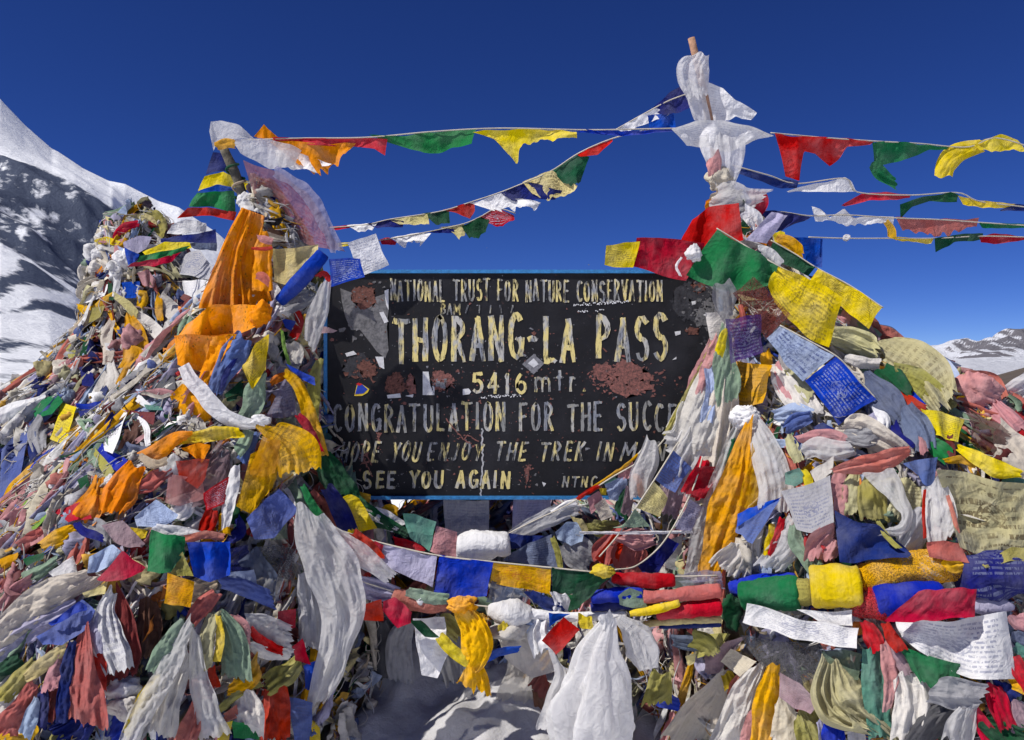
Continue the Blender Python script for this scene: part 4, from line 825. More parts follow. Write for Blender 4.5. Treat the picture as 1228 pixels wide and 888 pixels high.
# ------------------------------------------------------------------ every piece of cloth: tile, kind, colour, options | what it is | outline in tile pixels
# ---- rear cairn and the upper left of the heap
build_rows("""
A F paleyellow | flag bent over the crown of the rear cairn | 440,470 500,455 545,470 / 430,510 490,490 550,500
A S olive w=40,60,40 | rag bunched behind the crown of the rear cairn | 520,450 560,490 570,540
A S red w=18,34,22 | rag slung below the crown of the rear cairn | 395,540 430,510 485,495
A S pink w=25,40,30 | frayed rag at the left shoulder of the rear cairn | 375,480 385,520 370,560
A F pink | flag scrap beside the lavender flag on the rear cairn | 400,555 430,545 455,570 / 400,600 425,610 450,600
A F lavender | flag folded in two high on the rear cairn | 430,560 480,535 530,540 / 445,595 480,600 510,580
A S yellow w=22,30,20 | strip tied round the rear cairn at its left edge | 335,560 375,550 415,560
A L white | crumpled cloth at the left edge of the rear cairn | 345,600 34,38
A L offwhite | crumpled cloth below the white one on the rear cairn's left edge | 335,650 28,34
A S orange w=16,26,20 | rag hanging down the rear cairn's left side | 360,650 340,690 325,730
A S maroon w=20,30 | rag hanging beside the orange one on the rear cairn | 385,670 375,735
A L white | big knotted cloth in the middle of the rear cairn | 435,620 42,46
A S white w=20,26,20 | twisted cloth running down the rear cairn under its knot | 400,620 410,690 400,750
A F paleblue | flag tucked between the knot and the striped flags | 410,570 480,590 / 440,625 480,620
A S dkgreen w=14,22 | rag in a dark fold of the rear cairn | 385,700 392,760
A F pink | flag crumpled in the hollow below the striped flags | 480,670 520,650 545,690 / 500,710 540,715
A F blue | flag pushed into the rear cairn's middle hollow | 425,700 490,695 / 440,755 485,750
A F grey m=p | flag with dark drawn lines blowing right of the rear cairn | 590,625 660,590 700,585 750,640 / 590,665 660,675 745,690
A F white | bulging flag below the dark-lined one | 590,700 680,695 765,690 / 640,745 700,765 755,735
A F maroon | wedge of cloth left of the orange scarf's middle | 620,730 665,745 700,770 / 635,755 690,792
A S offwhite w=40,60,50 | matted clump of rags left of the orange scarf | 560,750 600,790 640,840
A S gold w=20,30,22 | strip curled at the matted clump | 560,740 555,790 565,830
A F white Y=4.62 wind=.06 | flag on top of the striped bunch flying by the pole | 600,495 650,478 725,490 / 585,528 650,530 720,520
A F navy Y=4.60 wind=.05 | flag second in the striped bunch flying by the pole | 565,545 640,535 755,515 / 560,556 650,558 760,560
A F slate Y=4.63 | flag drooping under the navy one beside the pole | 650,560 760,560 / 680,580 760,590
A F yellow Y=4.56 wind=.05 | flag of the lower striped bunch, above the green one | 500,590 575,556 665,560 / 510,602 590,588 672,578
A F green Y=4.54 wind=.05 | flag of the lower striped bunch, below the yellow one | 490,605 580,588 670,572 / 480,628 570,612 645,594
A F crimson Y=4.53 wind=.05 | flag lowest in the lower striped bunch | 465,632 540,618 640,592 / 445,645 540,642 600,628 625,605
A F blue Y=4.57 | flag end behind the lower striped bunch | 435,575 490,600 / 450,640 482,622
A S gold w=20,34,26,20 | strip swinging round the left of the rear cairn | 272,785 320,795 370,760 400,742
A S paleyellow w=18,30,34 | strip hanging off the golden one on the rear cairn | 400,742 440,775 480,810
A S offwhite w=30,50,50,40 | long twisted cloth running down beside the golden bundle | 450,790 510,840 560,880 610,940
A F white | sheet folded at the rear cairn's left flank | 320,720 380,705 / 290,775 370,745
A S beige w=26,34,30 | long twisted cloth at the rear cairn's lower left edge | 320,800 285,850 240,880
A F olive | rag under the swinging golden strip | 320,790 370,780 / 310,840 350,820
A S gold w=30,42,28 | curl of cloth above the black gap on the rear cairn | 480,750 500,745 490,785
B T gold w=34,80,100,90,50 pleats=5 | bundle hanging in thick pleats on the rear cairn | 450,80 465,130 470,190 460,240 440,265
B S gold w=26,36,34,24 | band swung under the pleated golden bundle | 522,195 500,240 450,275 415,330
B S ivory w=24,40,44,26 | loop of cloth hanging left of the golden bundle | 395,100 370,160 380,210 372,255
B S offwhite w=26,50,40 | limp cloth under the ivory loop | 385,250 390,300 375,345
B S dkgreen w=14,26,20 | rag sticking up on the left flank of the rear cairn | 300,160 298,200 285,230
B S pink w=30,50,34 | ragged bundle on the far left flank of the rear cairn | 250,250 215,280 190,310
B S olive w=24,34 | rag beside the dark green one on the left flank | 240,190 260,235
B S salmon w=22,34 | rag low on the far left flank | 290,240 250,270
B F navy | flag in the hollow left of the ivory loop | 278,265 322,255 / 288,330 330,335
B F offwhite | diamond flag between two navy ones on the left flank | 325,345 368,275 / 345,365 385,320
B F navy | small flag right of the off-white diamond | 345,355 368,320 / 368,365 380,340
B F dkgrey | dark sheet in the hollow right of the golden band | 490,330 560,280 610,300 / 510,350 560,355 612,340
B S paleblue w=20,34 | rag at the mouth of the dark hollow | 485,340 525,290
B S white w=24,34,24 | cloth twisted below the golden band | 460,285 440,340 410,400
B S white w=20,30,20 | cord-like cloth crossing below the dark hollow | 440,330 480,370 520,400
B S pink w=16,24,16 | thin strip below the dark hollow | 480,360 550,350 610,355
B S blue w=16,26,18 | strip stretched level on the left heap | 268,402 345,398 400,368
B F green | flag bent over at the left end of the level blue strip | 112,415 150,375 205,358 / 122,442 180,430 222,388
B S dusty w=26,36,30 | rag trailing behind the bent green flag | 215,360 160,430 110,470
B F yellow m=p fold=1.3 | flag with faint print hanging in the left of the heap | 215,390 268,402 / 176,515 226,545
B S grey w=44,70,50 | matted cloth behind the hanging yellow flag | 150,450 130,500 140,560
B S slate w=30,44 | rag under the bent green flag | 110,480 125,530
B F navy | flag in shade below the level blue strip | 275,418 345,410 / 292,470 350,440
B F white | tapering flag with pale blue stains in the left of the heap | 340,408 390,412 450,420 / 370,560 400,575 412,520
B F maroon | flag hooked over right of the tapering white flag | 430,415 480,418 548,425 / 470,445 510,455 540,470
B S brown w=40,66,50 | dark bag of cloth under the hooked maroon flag | 450,440 470,490 450,540
B S white w=18,24,18 | thin band curling round the dark bag of cloth | 460,430 510,470 520,540
B S slate w=30,44,34 | wrinkled cloth under the dark bag | 425,520 450,550 500,560
B F blue | flag twisted to a point left of the orange knot | 318,512 380,545 455,600 / 335,560 380,610 425,645
B F teal | little flag left of the orange scarf's lower edge | 505,395 562,402 / 512,412 570,418
B S sage w=24,40,40 | frayed cloth under the green string end | 300,480 320,550 350,610
B S olive w=20,34,44 | frayed rag below the twisted blue flag | 330,560 360,600 390,650
B F dusty fold=1.2 | big dark flag at the left edge below the snow | 8,560 50,500 102,492 / 0,730 40,690 75,640
B T white m=w w=60,110,120 fold=.5 pleats=2 off=-.02 | smooth sheet spread at the left edge above the big dark flag | 150,395 70,430 -20,480
B S navy w=30,44 | flag end behind the big dark one at the left edge | 105,520 130,590
B T gold w=26,56,60,40 pleats=4 | bundle gathered low at the left edge | 135,590 95,650 45,720 15,770
B T offwhite w=22,54,60,40 pleats=4 | bundle gathered right of the golden one at the left edge | 185,540 165,610 140,670 125,720
B S white w=16,30,26 | strip beside the gathered off-white bundle | 215,620 205,660 180,690
B T pink w=30,60,50 pleats=4 | ragged bundle below the hanging yellow flag | 280,560 250,610 235,660
B S maroon w=18,34,26 | rag by the leaf green flag | 232,670 215,710 190,760
B F leaf | square flag hanging near the left edge | 105,712 178,766 / 52,786 118,838
B F sage m=p | small printed flag left of the leaf green square | 42,800 84,842 / 8,852 70,878
B F dkgreen | small flag below the ragged pink bundle | 270,660 305,640 / 280,690 315,680
B S orange w=34,60,60 | crumpled cloth low in the left heap | 350,650 325,715 290,760
B L white | small knot in the crumpled orange cloth | 390,665 26,30
B F salmon | flag under the crumpled orange cloth | 180,765 250,740 310,735 / 250,800 320,780
""")
# ---- the orange scarf, the white band and everything on the pole column left of the sign
build_rows("""
Z T marigold w=170,210,230,270,370,450 fold=1.15 pleats=3 m=f Y=3.84 frayed=0 | great patterned scarf wound down the pole left of the sign | 545,75 505,180 460,300 430,440 425,560 425,680
Z T marigold w=60,120,130,120 fold=.9 Y=3.73 | bunched scarf knotted along the pole's right side | 620,200 600,330 590,450 600,560
Z L marigold Y=3.68 | bunched knot low on the pole's right side | 590,720 80,95
Z F marigold m=f Y=3.74,3.67 fold=2 n=scarf | sweep of the great scarf thrown across to the left | 120,780 300,660 480,650 650,660 / 40,890 200,880 420,850 560,800 655,700
Z S red w=14,26,20 Y=3.67 | band tied across the bunched orange scarf | 530,305 600,308 660,300
Z S salmon w=40,60,40 Y=3.67 | bow of cloth in the side of the orange scarf | 560,470 600,480 640,520
Z S pink w=34,50,40 Y=3.71 | knot of cloth above the red band on the pole | 570,240 610,250 660,260
K F marigold m=f fold=2 Y=3.71,3.63 n=scarf | upper flap of the great scarf above the white band | 35,20 220,0 450,0 / 60,190 170,230 290,270 330,200
K F marigold fold=1.8 Y=3.68,3.63 n=scarf | right-hand flap of the great scarf beside the slate cloth | 280,20 440,0 / 190,310 270,340
K F marigold m=f fold=2 Y=3.67,3.61 n=scarf | lower flap of the great scarf below the white band | 22,390 100,320 270,440 / 100,600 200,590 290,540
K T dusty w=110,170,150,110 pleats=3 Y=3.63 | soft cloth hanging between the orange scarf and the yellow printed flag | 480,20 420,140 350,270 310,370
K S navy w=20,44,30 Y=3.61 | dark fold inside the soft dusty blue cloth | 430,160 370,260 345,360
K F yellow m=p Y=3.57 fold=1.3 | printed flag folded to a point above the white band | 500,170 560,60 640,0 / 470,220 530,350 620,230
K F dkgreen | flag tucked under the yellow printed one | 360,380 480,290 / 380,430 480,400
K T sage w=40,130,130,90 pleats=3 Y=3.6 | cloth hanging behind the knot of the white band | 610,250 560,360 530,470 470,560
K S sage w=60,90,70 off=.05 | cloth end hanging below the white band's knot | 520,600 480,680 440,740
K S dusty w=50,80,80 off=.03 | cloth end right of the hanging grey-green one | 560,620 520,720 470,800
K T white m=w w=86,100,106,100,60 fold=.45 pleats=2.2 Y=3.55 frayed=0 | smooth band slung across the orange scarf | 105,200 170,320 290,450 430,545 560,565
K L white Y=3.51 | tight knot where the smooth white band ends | 590,545 70,40
K T gold w=70,170,270,240 fold=.6 pleats=5 m=p Y=3.5 frayed=.15 | printed fan of cloth spread out right of the white knot | 610,575 720,650 800,740 820,860
K F gold m=s Y=3.49 | sheer drape below the printed fan | 600,650 720,680 / 510,880 600,900 680,870
K S yellow w=60,90,70,50 m=p Y=3.51 | printed band running left from the knot | 470,620 330,620 160,650 20,680
K S orange w=50,90,120,100 fold=1 Y=3.49 | twisted scarf end left of the printed yellow band | 150,640 60,660 -60,740 -140,780
K F orange Y=3.49 | puffed scrap below the printed yellow band | 90,720 200,690 275,700 / 150,760 220,815 260,740
K S beige w=40,60,50 off=.07 | ribbed roll under the twisted orange scarf | -170,760 -90,820 0,800
K F lavender m=sp off=.09 | sheer triangular flag below the pole's blue rag | 740,280 770,270 / 620,520 720,530 815,510
K F sage m=s off=.07 | sheer scrap under the sheer lavender triangle | 680,530 810,530 / 700,590 800,600
K S gold w=50,80,90,70 off=.1 Y=3.69 | long scarf falling down the sign's left edge | 740,240 820,330 900,520 980,760
K S red w=40,70,40 off=.13 Y=3.69 | stripe of cloth on the long golden scarf | 820,510 890,600 960,740
K S orange w=40,60,40 off=.05 | scrap curled at the top of the long golden scarf | 650,310 700,280 760,260
K F blue Y=3.71 | rag sticking out at the sign's left edge | 740,190 830,230 930,280 / 780,230 860,300 930,325
K S olive w=50,80,80,50 Y=3.78 | dull cloth hanging along the sign's blue rim | 960,160 930,280 920,420 930,540
K S offwhite w=60,110,100 | cloth lump under the hanging loops beside the pole | 760,60 800,110 780,180
K S leaf w=20,26,20 off=.06 | thin cord of cloth hanging beside the pole | 720,-20 740,100 770,200
K L paleyellow | loop of cloth hanging by the white strip | 850,40 50,50
Z F paleyellow Y=3.88 fold=.9 | plain flag hung out right of the orange scarf | 655,300 800,290 950,275 / 665,510 740,530 830,430 960,330
Z R blue w=90,110,90 Y=3.78 fold=.6 | flag rolled to a stick slanting before the pale yellow one | 985,335 850,490 705,640
Z F blue m=p Y=3.76 | flag with a pale sign at the board's top left corner | 1015,375 1130,360 1210,370 / 1030,545 1130,510 1240,480
P F white m=p Y=3.92 fold=.5 | flag with blue script standing at the sign's top left corner | 417,293 451,282 / 432,332 466,320
Z T white w=60,110,120,90 off=.05 Y=3.78 fold=.8 | limp cloth hanging over the sign's top left corner | 1000,510 980,600 940,740 890,900
Z S grey w=60,130,120 off=.02 | sheet gathered under the rolled blue flag | 960,560 860,620 740,680
Z L white | tufted knot under the rolled blue flag's end | 725,700 60,50
Z F blue | flag end below the tufted white knot | 720,740 810,760 / 740,800 780,820
Z S crimson w=40,60,60 | rag wrapped below the tufted white knot | 810,690 830,760 790,860
Z S red w=26,40,30 Y=3.77 | scrap tied between the rolled blue flag and the white cloth | 940,480 990,460 1030,540
Z F mauve Y=3.78 | corner of cloth poking out before the board's left side | 980,790 1070,820 / 960,840 1040,830
Z S white w=40,60,60 | striped rag hanging right of the orange scarf | 640,530 680,560 700,620
Z F paleyellow | flag end hanging below the grey sheet | 830,780 900,760 / 850,880 900,870
""")
# ---- the pole itself: banner, sheer scarf, striped flags
build_rows("""
U F white m=s fold=.9 Y=4.2,4.16 n=scarf | banner bulging over the left pole's tip | 80,160 92,106 150,93 225,122 305,188 / 104,252 125,215 180,194 240,188 305,192
U F white m=s fold=.8 Y=4.14 n=scarf | banner trailing right from the left pole's tip | 195,192 350,190 470,222 528,252 / 235,258 300,292 370,332 450,336 495,318
U S gold w=40,50,40 Y=4.1 | band tied round the left pole's tip | 115,225 160,212 205,215
U F pink m=sr Y=4.12 fold=.7 wind=.06 | sheer scarf with faded emblems blowing off the left pole | 240,285 420,345 560,440 650,580 690,690 / 310,540 400,590 480,660 560,700 740,750
U S lavender m=s w=50,70,60 Y=4.10 fold=.6 | hem of the sheer scarf blowing off the left pole | 400,345 560,450 640,600 700,730
U L white Y=4.15 | knot on the left pole above the orange scarf | 262,490 52,52
U S white w=60,90,60 Y=4.13 | cloth end below the left pole's white knot | 300,470 320,530 300,570
U S black w=20,40,24 Y=4.05 | strap across the top of the orange scarf | 365,585 400,590 440,580
U F navy Y=4.42 wind=.06 | flag uppermost of the stripes left of the pole | 100,258 150,260 190,275 / 70,362 110,350 165,345
U F yellow Y=4.40 wind=.06 | flag below the navy one left of the pole | 65,365 150,345 215,370 270,390 / 30,440 120,412 200,425 270,440
U F blue Y=4.44 | sliver of flag between the yellow and green ones left of the pole | 45,432 120,412 200,430 / 40,442 200,445
U F green Y=4.39 wind=.07 | flag below the yellow one left of the pole | 25,445 110,438 205,442 / -20,520 100,520 215,552
U F crimson Y=4.385 wind=.06 | flag lowest of the stripes left of the pole | -20,522 80,522 215,545 / -70,575 50,560 150,575 208,585
""")
# ---- lower left heap
build_rows("""
B F red m=s off=.04 | sheer cloth below the twisted orange scarf | 620,590 735,590 / 625,650 690,690 720,650
B F pink m=s off=.03 | netted sheet below the sheer red cloth | 590,640 710,660 / 575,740 640,755 720,720
B T mauve w=60,130,150 m=s pleats=3 | netted cloth right of the sheer red one | 790,550 730,640 640,720
B S salmon w=40,60,40 | twisted cloth running under the netted sheet | 600,620 530,670 460,690
B F crimson m=p off=.05 | flag with white writing low on the pole column | 712,705 800,650 / 725,765 788,748
B S crimson w=40,60,50 | cloth end hanging from the flag with white writing | 745,760 735,800 725,840
B S white w=30,44,50,30 off=.05 | strip hanging right of the flag with white writing | 825,610 815,690 800,760 790,825
B F gold off=.05 | drape left of the dusty blue triangle | 880,570 960,520 985,600 / 830,750 880,770 950,690
B T orange w=60,90,110,80 pleats=3 off=.04 | scarf end falling left of the netted sheet | 480,610 450,660 425,720 400,770
D F dusty off=.07 fold=.8 | smooth triangular flag low on the pole column | 860,95 980,-5 / 890,170 960,170 1042,62
D F paleblue m=p off=.05 | printed flag lying flat in the left heap | 470,95 540,30 625,85 / 480,130 550,132 615,105
D S white w=40,60,50 | cloth beside the flat printed flag | 640,20 650,60 620,100
D S offwhite w=40,70,60 | torn cloth above the dark green flag | 700,20 650,50 600,60
D S gold w=30,50 | rag right of the red cloth end | 780,80 785,150
D S navy w=30,46,30 | narrow rag left of the smooth dusty blue triangle | 830,100 840,140 800,180
D F sage m=s | sheer rag right of the smooth dusty blue triangle | 940,150 1000,110 / 950,180 1010,170
D S maroon w=30,50,40 | rag hanging beside the great white scarf | 1040,70 1035,150 1030,220
D F red off=.03 | flag draped at the lower left | 180,72 240,60 300,30 / 240,112 320,95
D T orange w=50,90,80 off=.03 pleats=3 | cloth heaped above the mauve flag at lower left | 345,10 320,60 290,100
D S saffron w=40,70,40 | crumpled cloth at the far lower left | 260,130 210,170 150,200
D F pink | flag under the leaf green square | 90,150 160,120 235,110 / 110,200 180,170
D S salmon w=30,46,40 | cloth left of the crumpled saffron one | 150,140 110,170 70,200
D S navy w=26,40,26 off=.04 | flag end left of the mauve flag | 265,115 305,150 360,170
D F mauve off=.04 | flag hanging over in the middle of the lower left heap | 360,125 430,105 510,190 / 400,185 450,198 500,200
D F yellow off=.03 | small flag above the dark green one at lower left | 455,130 520,142 / 480,178 512,165
D S grey w=60,80,50 | cloth matted behind the mauve flag | 300,110 350,150 360,190
D F green off=.08 | flag hanging beside the big royal blue one | 530,138 590,152 652,158 / 514,278 560,292 600,285 640,225
D S white w=30,44,36 off=.06 | strip lying over the top of the hanging green flag | 540,128 620,148 700,160
D S salmon w=24,34,24 off=.1 | strip along the top of the big royal blue flag | 650,172 720,160 785,165
D F blue off=.11 fold=1.0 | big flag hanging out of the lower left heap | 648,185 720,178 808,178 / 680,305 740,318 805,295
D F olive off=.06 | limp flag between the green and royal blue ones | 600,262 640,218 / 600,300 680,302
D F gold m=r off=.09 fold=.9 | flag with reddish print under the royal blue one | 590,290 682,320 / 574,400 668,412
D F navy m=s off=.05 | sheer flag right of the big royal blue one | 800,205 870,190 / 800,310 880,300
D F slate m=s off=.06 | sheer flag hanging at the right of the lower left heap | 835,250 900,200 978,300 / 860,305 920,360 960,390
D S dusty w=40,64,60 off=.09 | cloth slanting below the big royal blue flag | 770,325 860,345 955,382
D F paleblue off=.07 | flag behind the slanting dusty blue cloth | 800,290 890,280 / 815,345 900,335
D F dkgrey m=m off=.03 | black net with pale specks beside the great white scarf | 870,200 960,190 1035,210 / 930,290 1030,320
D T beige w=60,110,90 off=.05 pleats=5 | frayed tuft below the royal blue flag | 760,325 710,350 660,370
D S salmon w=40,64,60,40 off=.06 | flag end tied under the frayed tuft | 760,360 720,400 690,430 670,460
D F crimson off=.07 fold=.9 | flag folded like a roof in the lower left heap | 340,312 430,215 512,272 / 350,316 430,318 500,288
D F paleblue off=.06 | flag behind the roof-folded red one | 315,235 400,188 430,212 / 300,292 340,290 395,262
D T salmon w=46,66,60 pleats=3 | cloth left of the pale blue flag at lower left | 290,165 280,215 255,275
D F white | cloth fold below the salmon one at lower left | 170,290 255,230 / 190,312 275,300
D F dkgreen | small flag at the far left of the lower heap | 78,242 155,218 / 92,266 150,242
D T sage w=26,46,46 | rag end at the far left of the lower heap | 200,245 140,285 80,312
D F maroon | rag at the left border under the dark green flag | 10,310 90,270 / 0,350 70,310
D S gold w=30,40 | rag at the left border beside the maroon one | 60,235 5,265
D T pink w=30,50,50 | rags bunched at the left border | 110,310 50,360 0,420
D T ivory w=70,130,140,130 pleats=5 off=.03 | wide cloth trailing down to the left border | 330,300 220,370 110,440 -10,540
D T lavender w=50,90,110 pleats=4 off=.02 | cloth trailing below the wide ivory one | 270,400 150,470 -10,570
D F dusty off=.07 | flag with a straight hem at the left of the lower heap | 120,515 200,470 290,385 335,425 / 150,545 220,545 300,480
D F blue off=.09 | flag lying across the straight-hemmed dusty blue one | 165,468 280,390 305,405 / 180,478 230,452 305,420
D F paleyellow off=.08 | flag above the tall white one in the lower left heap | 290,360 380,322 / 300,375 370,365
D T white w=40,80,110,110 pleats=3 off=.07 m=p | tall flag with a dark mark at its hem, lower left | 395,350 370,430 385,530 415,630
D T lavender w=30,56,60 pleats=3 off=.05 | cloth left of the tall white flag | 340,430 320,500 345,570
D T maroon w=36,100,120,100 pleats=3 off=.03 | long cloth in the shade right of the tall white flag | 405,365 435,450 445,550 420,650
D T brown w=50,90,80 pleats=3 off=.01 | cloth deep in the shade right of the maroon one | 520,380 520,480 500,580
D T salmon w=34,90,130,140 pleats=3 off=.06 | tall cloth hanging left of the tall white flag | 292,490 290,580 290,690 290,810
D S red w=30,60,60 off=.04 | dark edge of cloth right of the tall salmon one | 300,480 335,580 345,690
D S navy w=30,46,50,40 off=.07 | narrow cloth hanging left of the tall salmon one | 255,530 235,620 222,720 215,815
D T maroon w=40,70,80 pleats=3 off=.03 | cloth hanging left of the narrow navy one | 205,600 185,710 175,810
D T pink w=34,60,60 off=.05 | cloth end above the hanging maroon one | 215,580 190,650 180,700
D T olive w=36,60,60 pleats=3 off=.05 | cloth slanting down to the left border | 125,600 70,660 -5,735
D S paleyellow w=30,50,50,30 off=.06 | strip slanting above the olive one | 232,548 180,590 130,630 90,660
D T offwhite w=50,70,80 pleats=3 off=.04 | cloth slanting below the olive one | 135,620 70,690 -5,775
D T salmon w=50,80,100 pleats=4 off=.05 | cloth bottommost at the left border | 125,680 70,760 0,850
D S paleblue w=30,50,50 off=.06 | strip hanging near the bottom left corner | 130,730 110,800 85,860
D S navy w=30,46,44 off=.04 | strip beside the pale blue one near the bottom left corner | 150,690 148,760 140,830
D S dkgreen w=40,60,40 | rag at the left border above the olive strip | 70,590 30,620 -10,640
D L white | pale bundle low in the lower left heap | 430,690 66,48
D L offwhite off=.02 | bundle below the pale one, lower left | 440,765 56,48
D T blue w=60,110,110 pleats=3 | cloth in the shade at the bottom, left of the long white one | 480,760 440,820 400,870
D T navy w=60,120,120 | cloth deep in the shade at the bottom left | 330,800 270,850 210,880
D S gold w=40,70,60 | scrap at the very bottom left | 130,850 70,870 0,880
D T white w=36,60,80,80,60 pleats=3 off=.09 | long cloth twisted down to the bottom edge | 672,465 620,560 560,680 500,780 445,890
D T white w=36,60,90,100 pleats=4 off=.08 | long cloth right of the twisted one | 680,490 690,600 710,720 750,860
D T offwhite w=40,80,100,90 pleats=4 off=.05 | cloth between the two long white ones | 660,560 630,650 590,740 560,850
D T sage w=50,70,76,60 pleats=2.5 off=.08 | flag end hanging left of the long twisted white cloth | 655,465 610,520 570,580 535,640
D S yellow w=30,50,44,34 off=.07 | strip along the long twisted white cloth | 560,650 520,710 480,770 440,860
D T sage w=40,90,100,110 pleats=3 off=.08 | flag hanging in a fan, lower left | 770,425 800,490 825,570 835,655
D T paleolive w=40,60,60 pleats=3 off=.07 | flag left of the hanging grey-green fan | 755,430 725,520 700,640
D T yellow w=20,30,30 off=.09 | thin strip in the hanging grey-green fan | 765,440 770,520 760,600
D T white w=60,100,110,90 pleats=5 off=.08 | cloth folded thickly left of the great white scarf | 850,460 910,480 960,505 1015,520
D T crimson w=30,40,36 off=.08 | strip under the thickly folded white cloth | 880,490 930,540 990,565
D F red off=.06 | flag corner near the great white scarf | 1025,550 1060,520 / 1035,598 1092,612
D F crimson off=.06 | flag above the thickly folded white cloth | 975,425 1036,418 / 970,480 1038,485
D T pink w=40,70,60 off=.07 | cloth left of the thickly folded white one | 810,440 840,490 850,540
D S offwhite w=34,46,40 off=.06 | grey knot of cloth under the crimson strip | 870,540 930,570 1020,575
D T gold w=40,70,70,40 off=.07 | cloth curled under the hanging grey-green fan | 905,600 870,660 830,690 805,700
D S red w=30,44 off=.06 | rag left of the curled golden cloth | 740,620 750,690
D T olive w=50,80,80 pleats=4 off=.05 | plaid rag right of the curled golden cloth | 1050,600 1010,650 940,690
D S olive w=20,30,24 off=.07 | thin rag crossing the bottom of the lower left heap | 920,680 840,710 760,780
D L slate off=.06 | rolled rag near the bottom of the lower left heap | 745,800 40,42
D F salmon off=.05 | flag right of the rolled slate rag | 775,790 830,750 / 790,815 840,790
D T offwhite w=60,110,120 fold=1.1 off=.06 | shiny cloth bulging near the bottom of the lower left heap | 860,710 865,760 860,820
D F yellow off=.07 | flag at the bottom edge left of the green one | 770,820 815,808 / 755,890 800,890
D F green off=.06 | flag at the bottom edge right of the yellow one | 810,808 912,828 / 820,870 910,875
D T red w=80,110,110 pleats=3 off=.03 | faded cloth in the shade at the bottom, right of the shiny one | 960,690 955,770 950,870
D F dusty off=.05 Y=3.45 | flag hanging down by the snow at the bottom | 1015,725 1100,745 / 1030,890 1085,890
D F blue off=.05 Y=3.5 | flag showing beside the great white scarf's hem | 1065,620 1118,590 / 1070,700 1112,702
D F yellow Y=3.5 | flag end by the snow at the bottom | 1095,805 1122,835 / 1085,890 1125,890
D T salmon w=50,80,80 off=.04 | cloth hanging at the bottom between the long white ones | 690,760 670,810 650,880
D L white | crumpled cloth at the bottom edge of the left heap | 555,830 40,50
D T navy w=30,50 off=.03 | rag at the bottom edge between white cloths | 560,840 570,885
""")

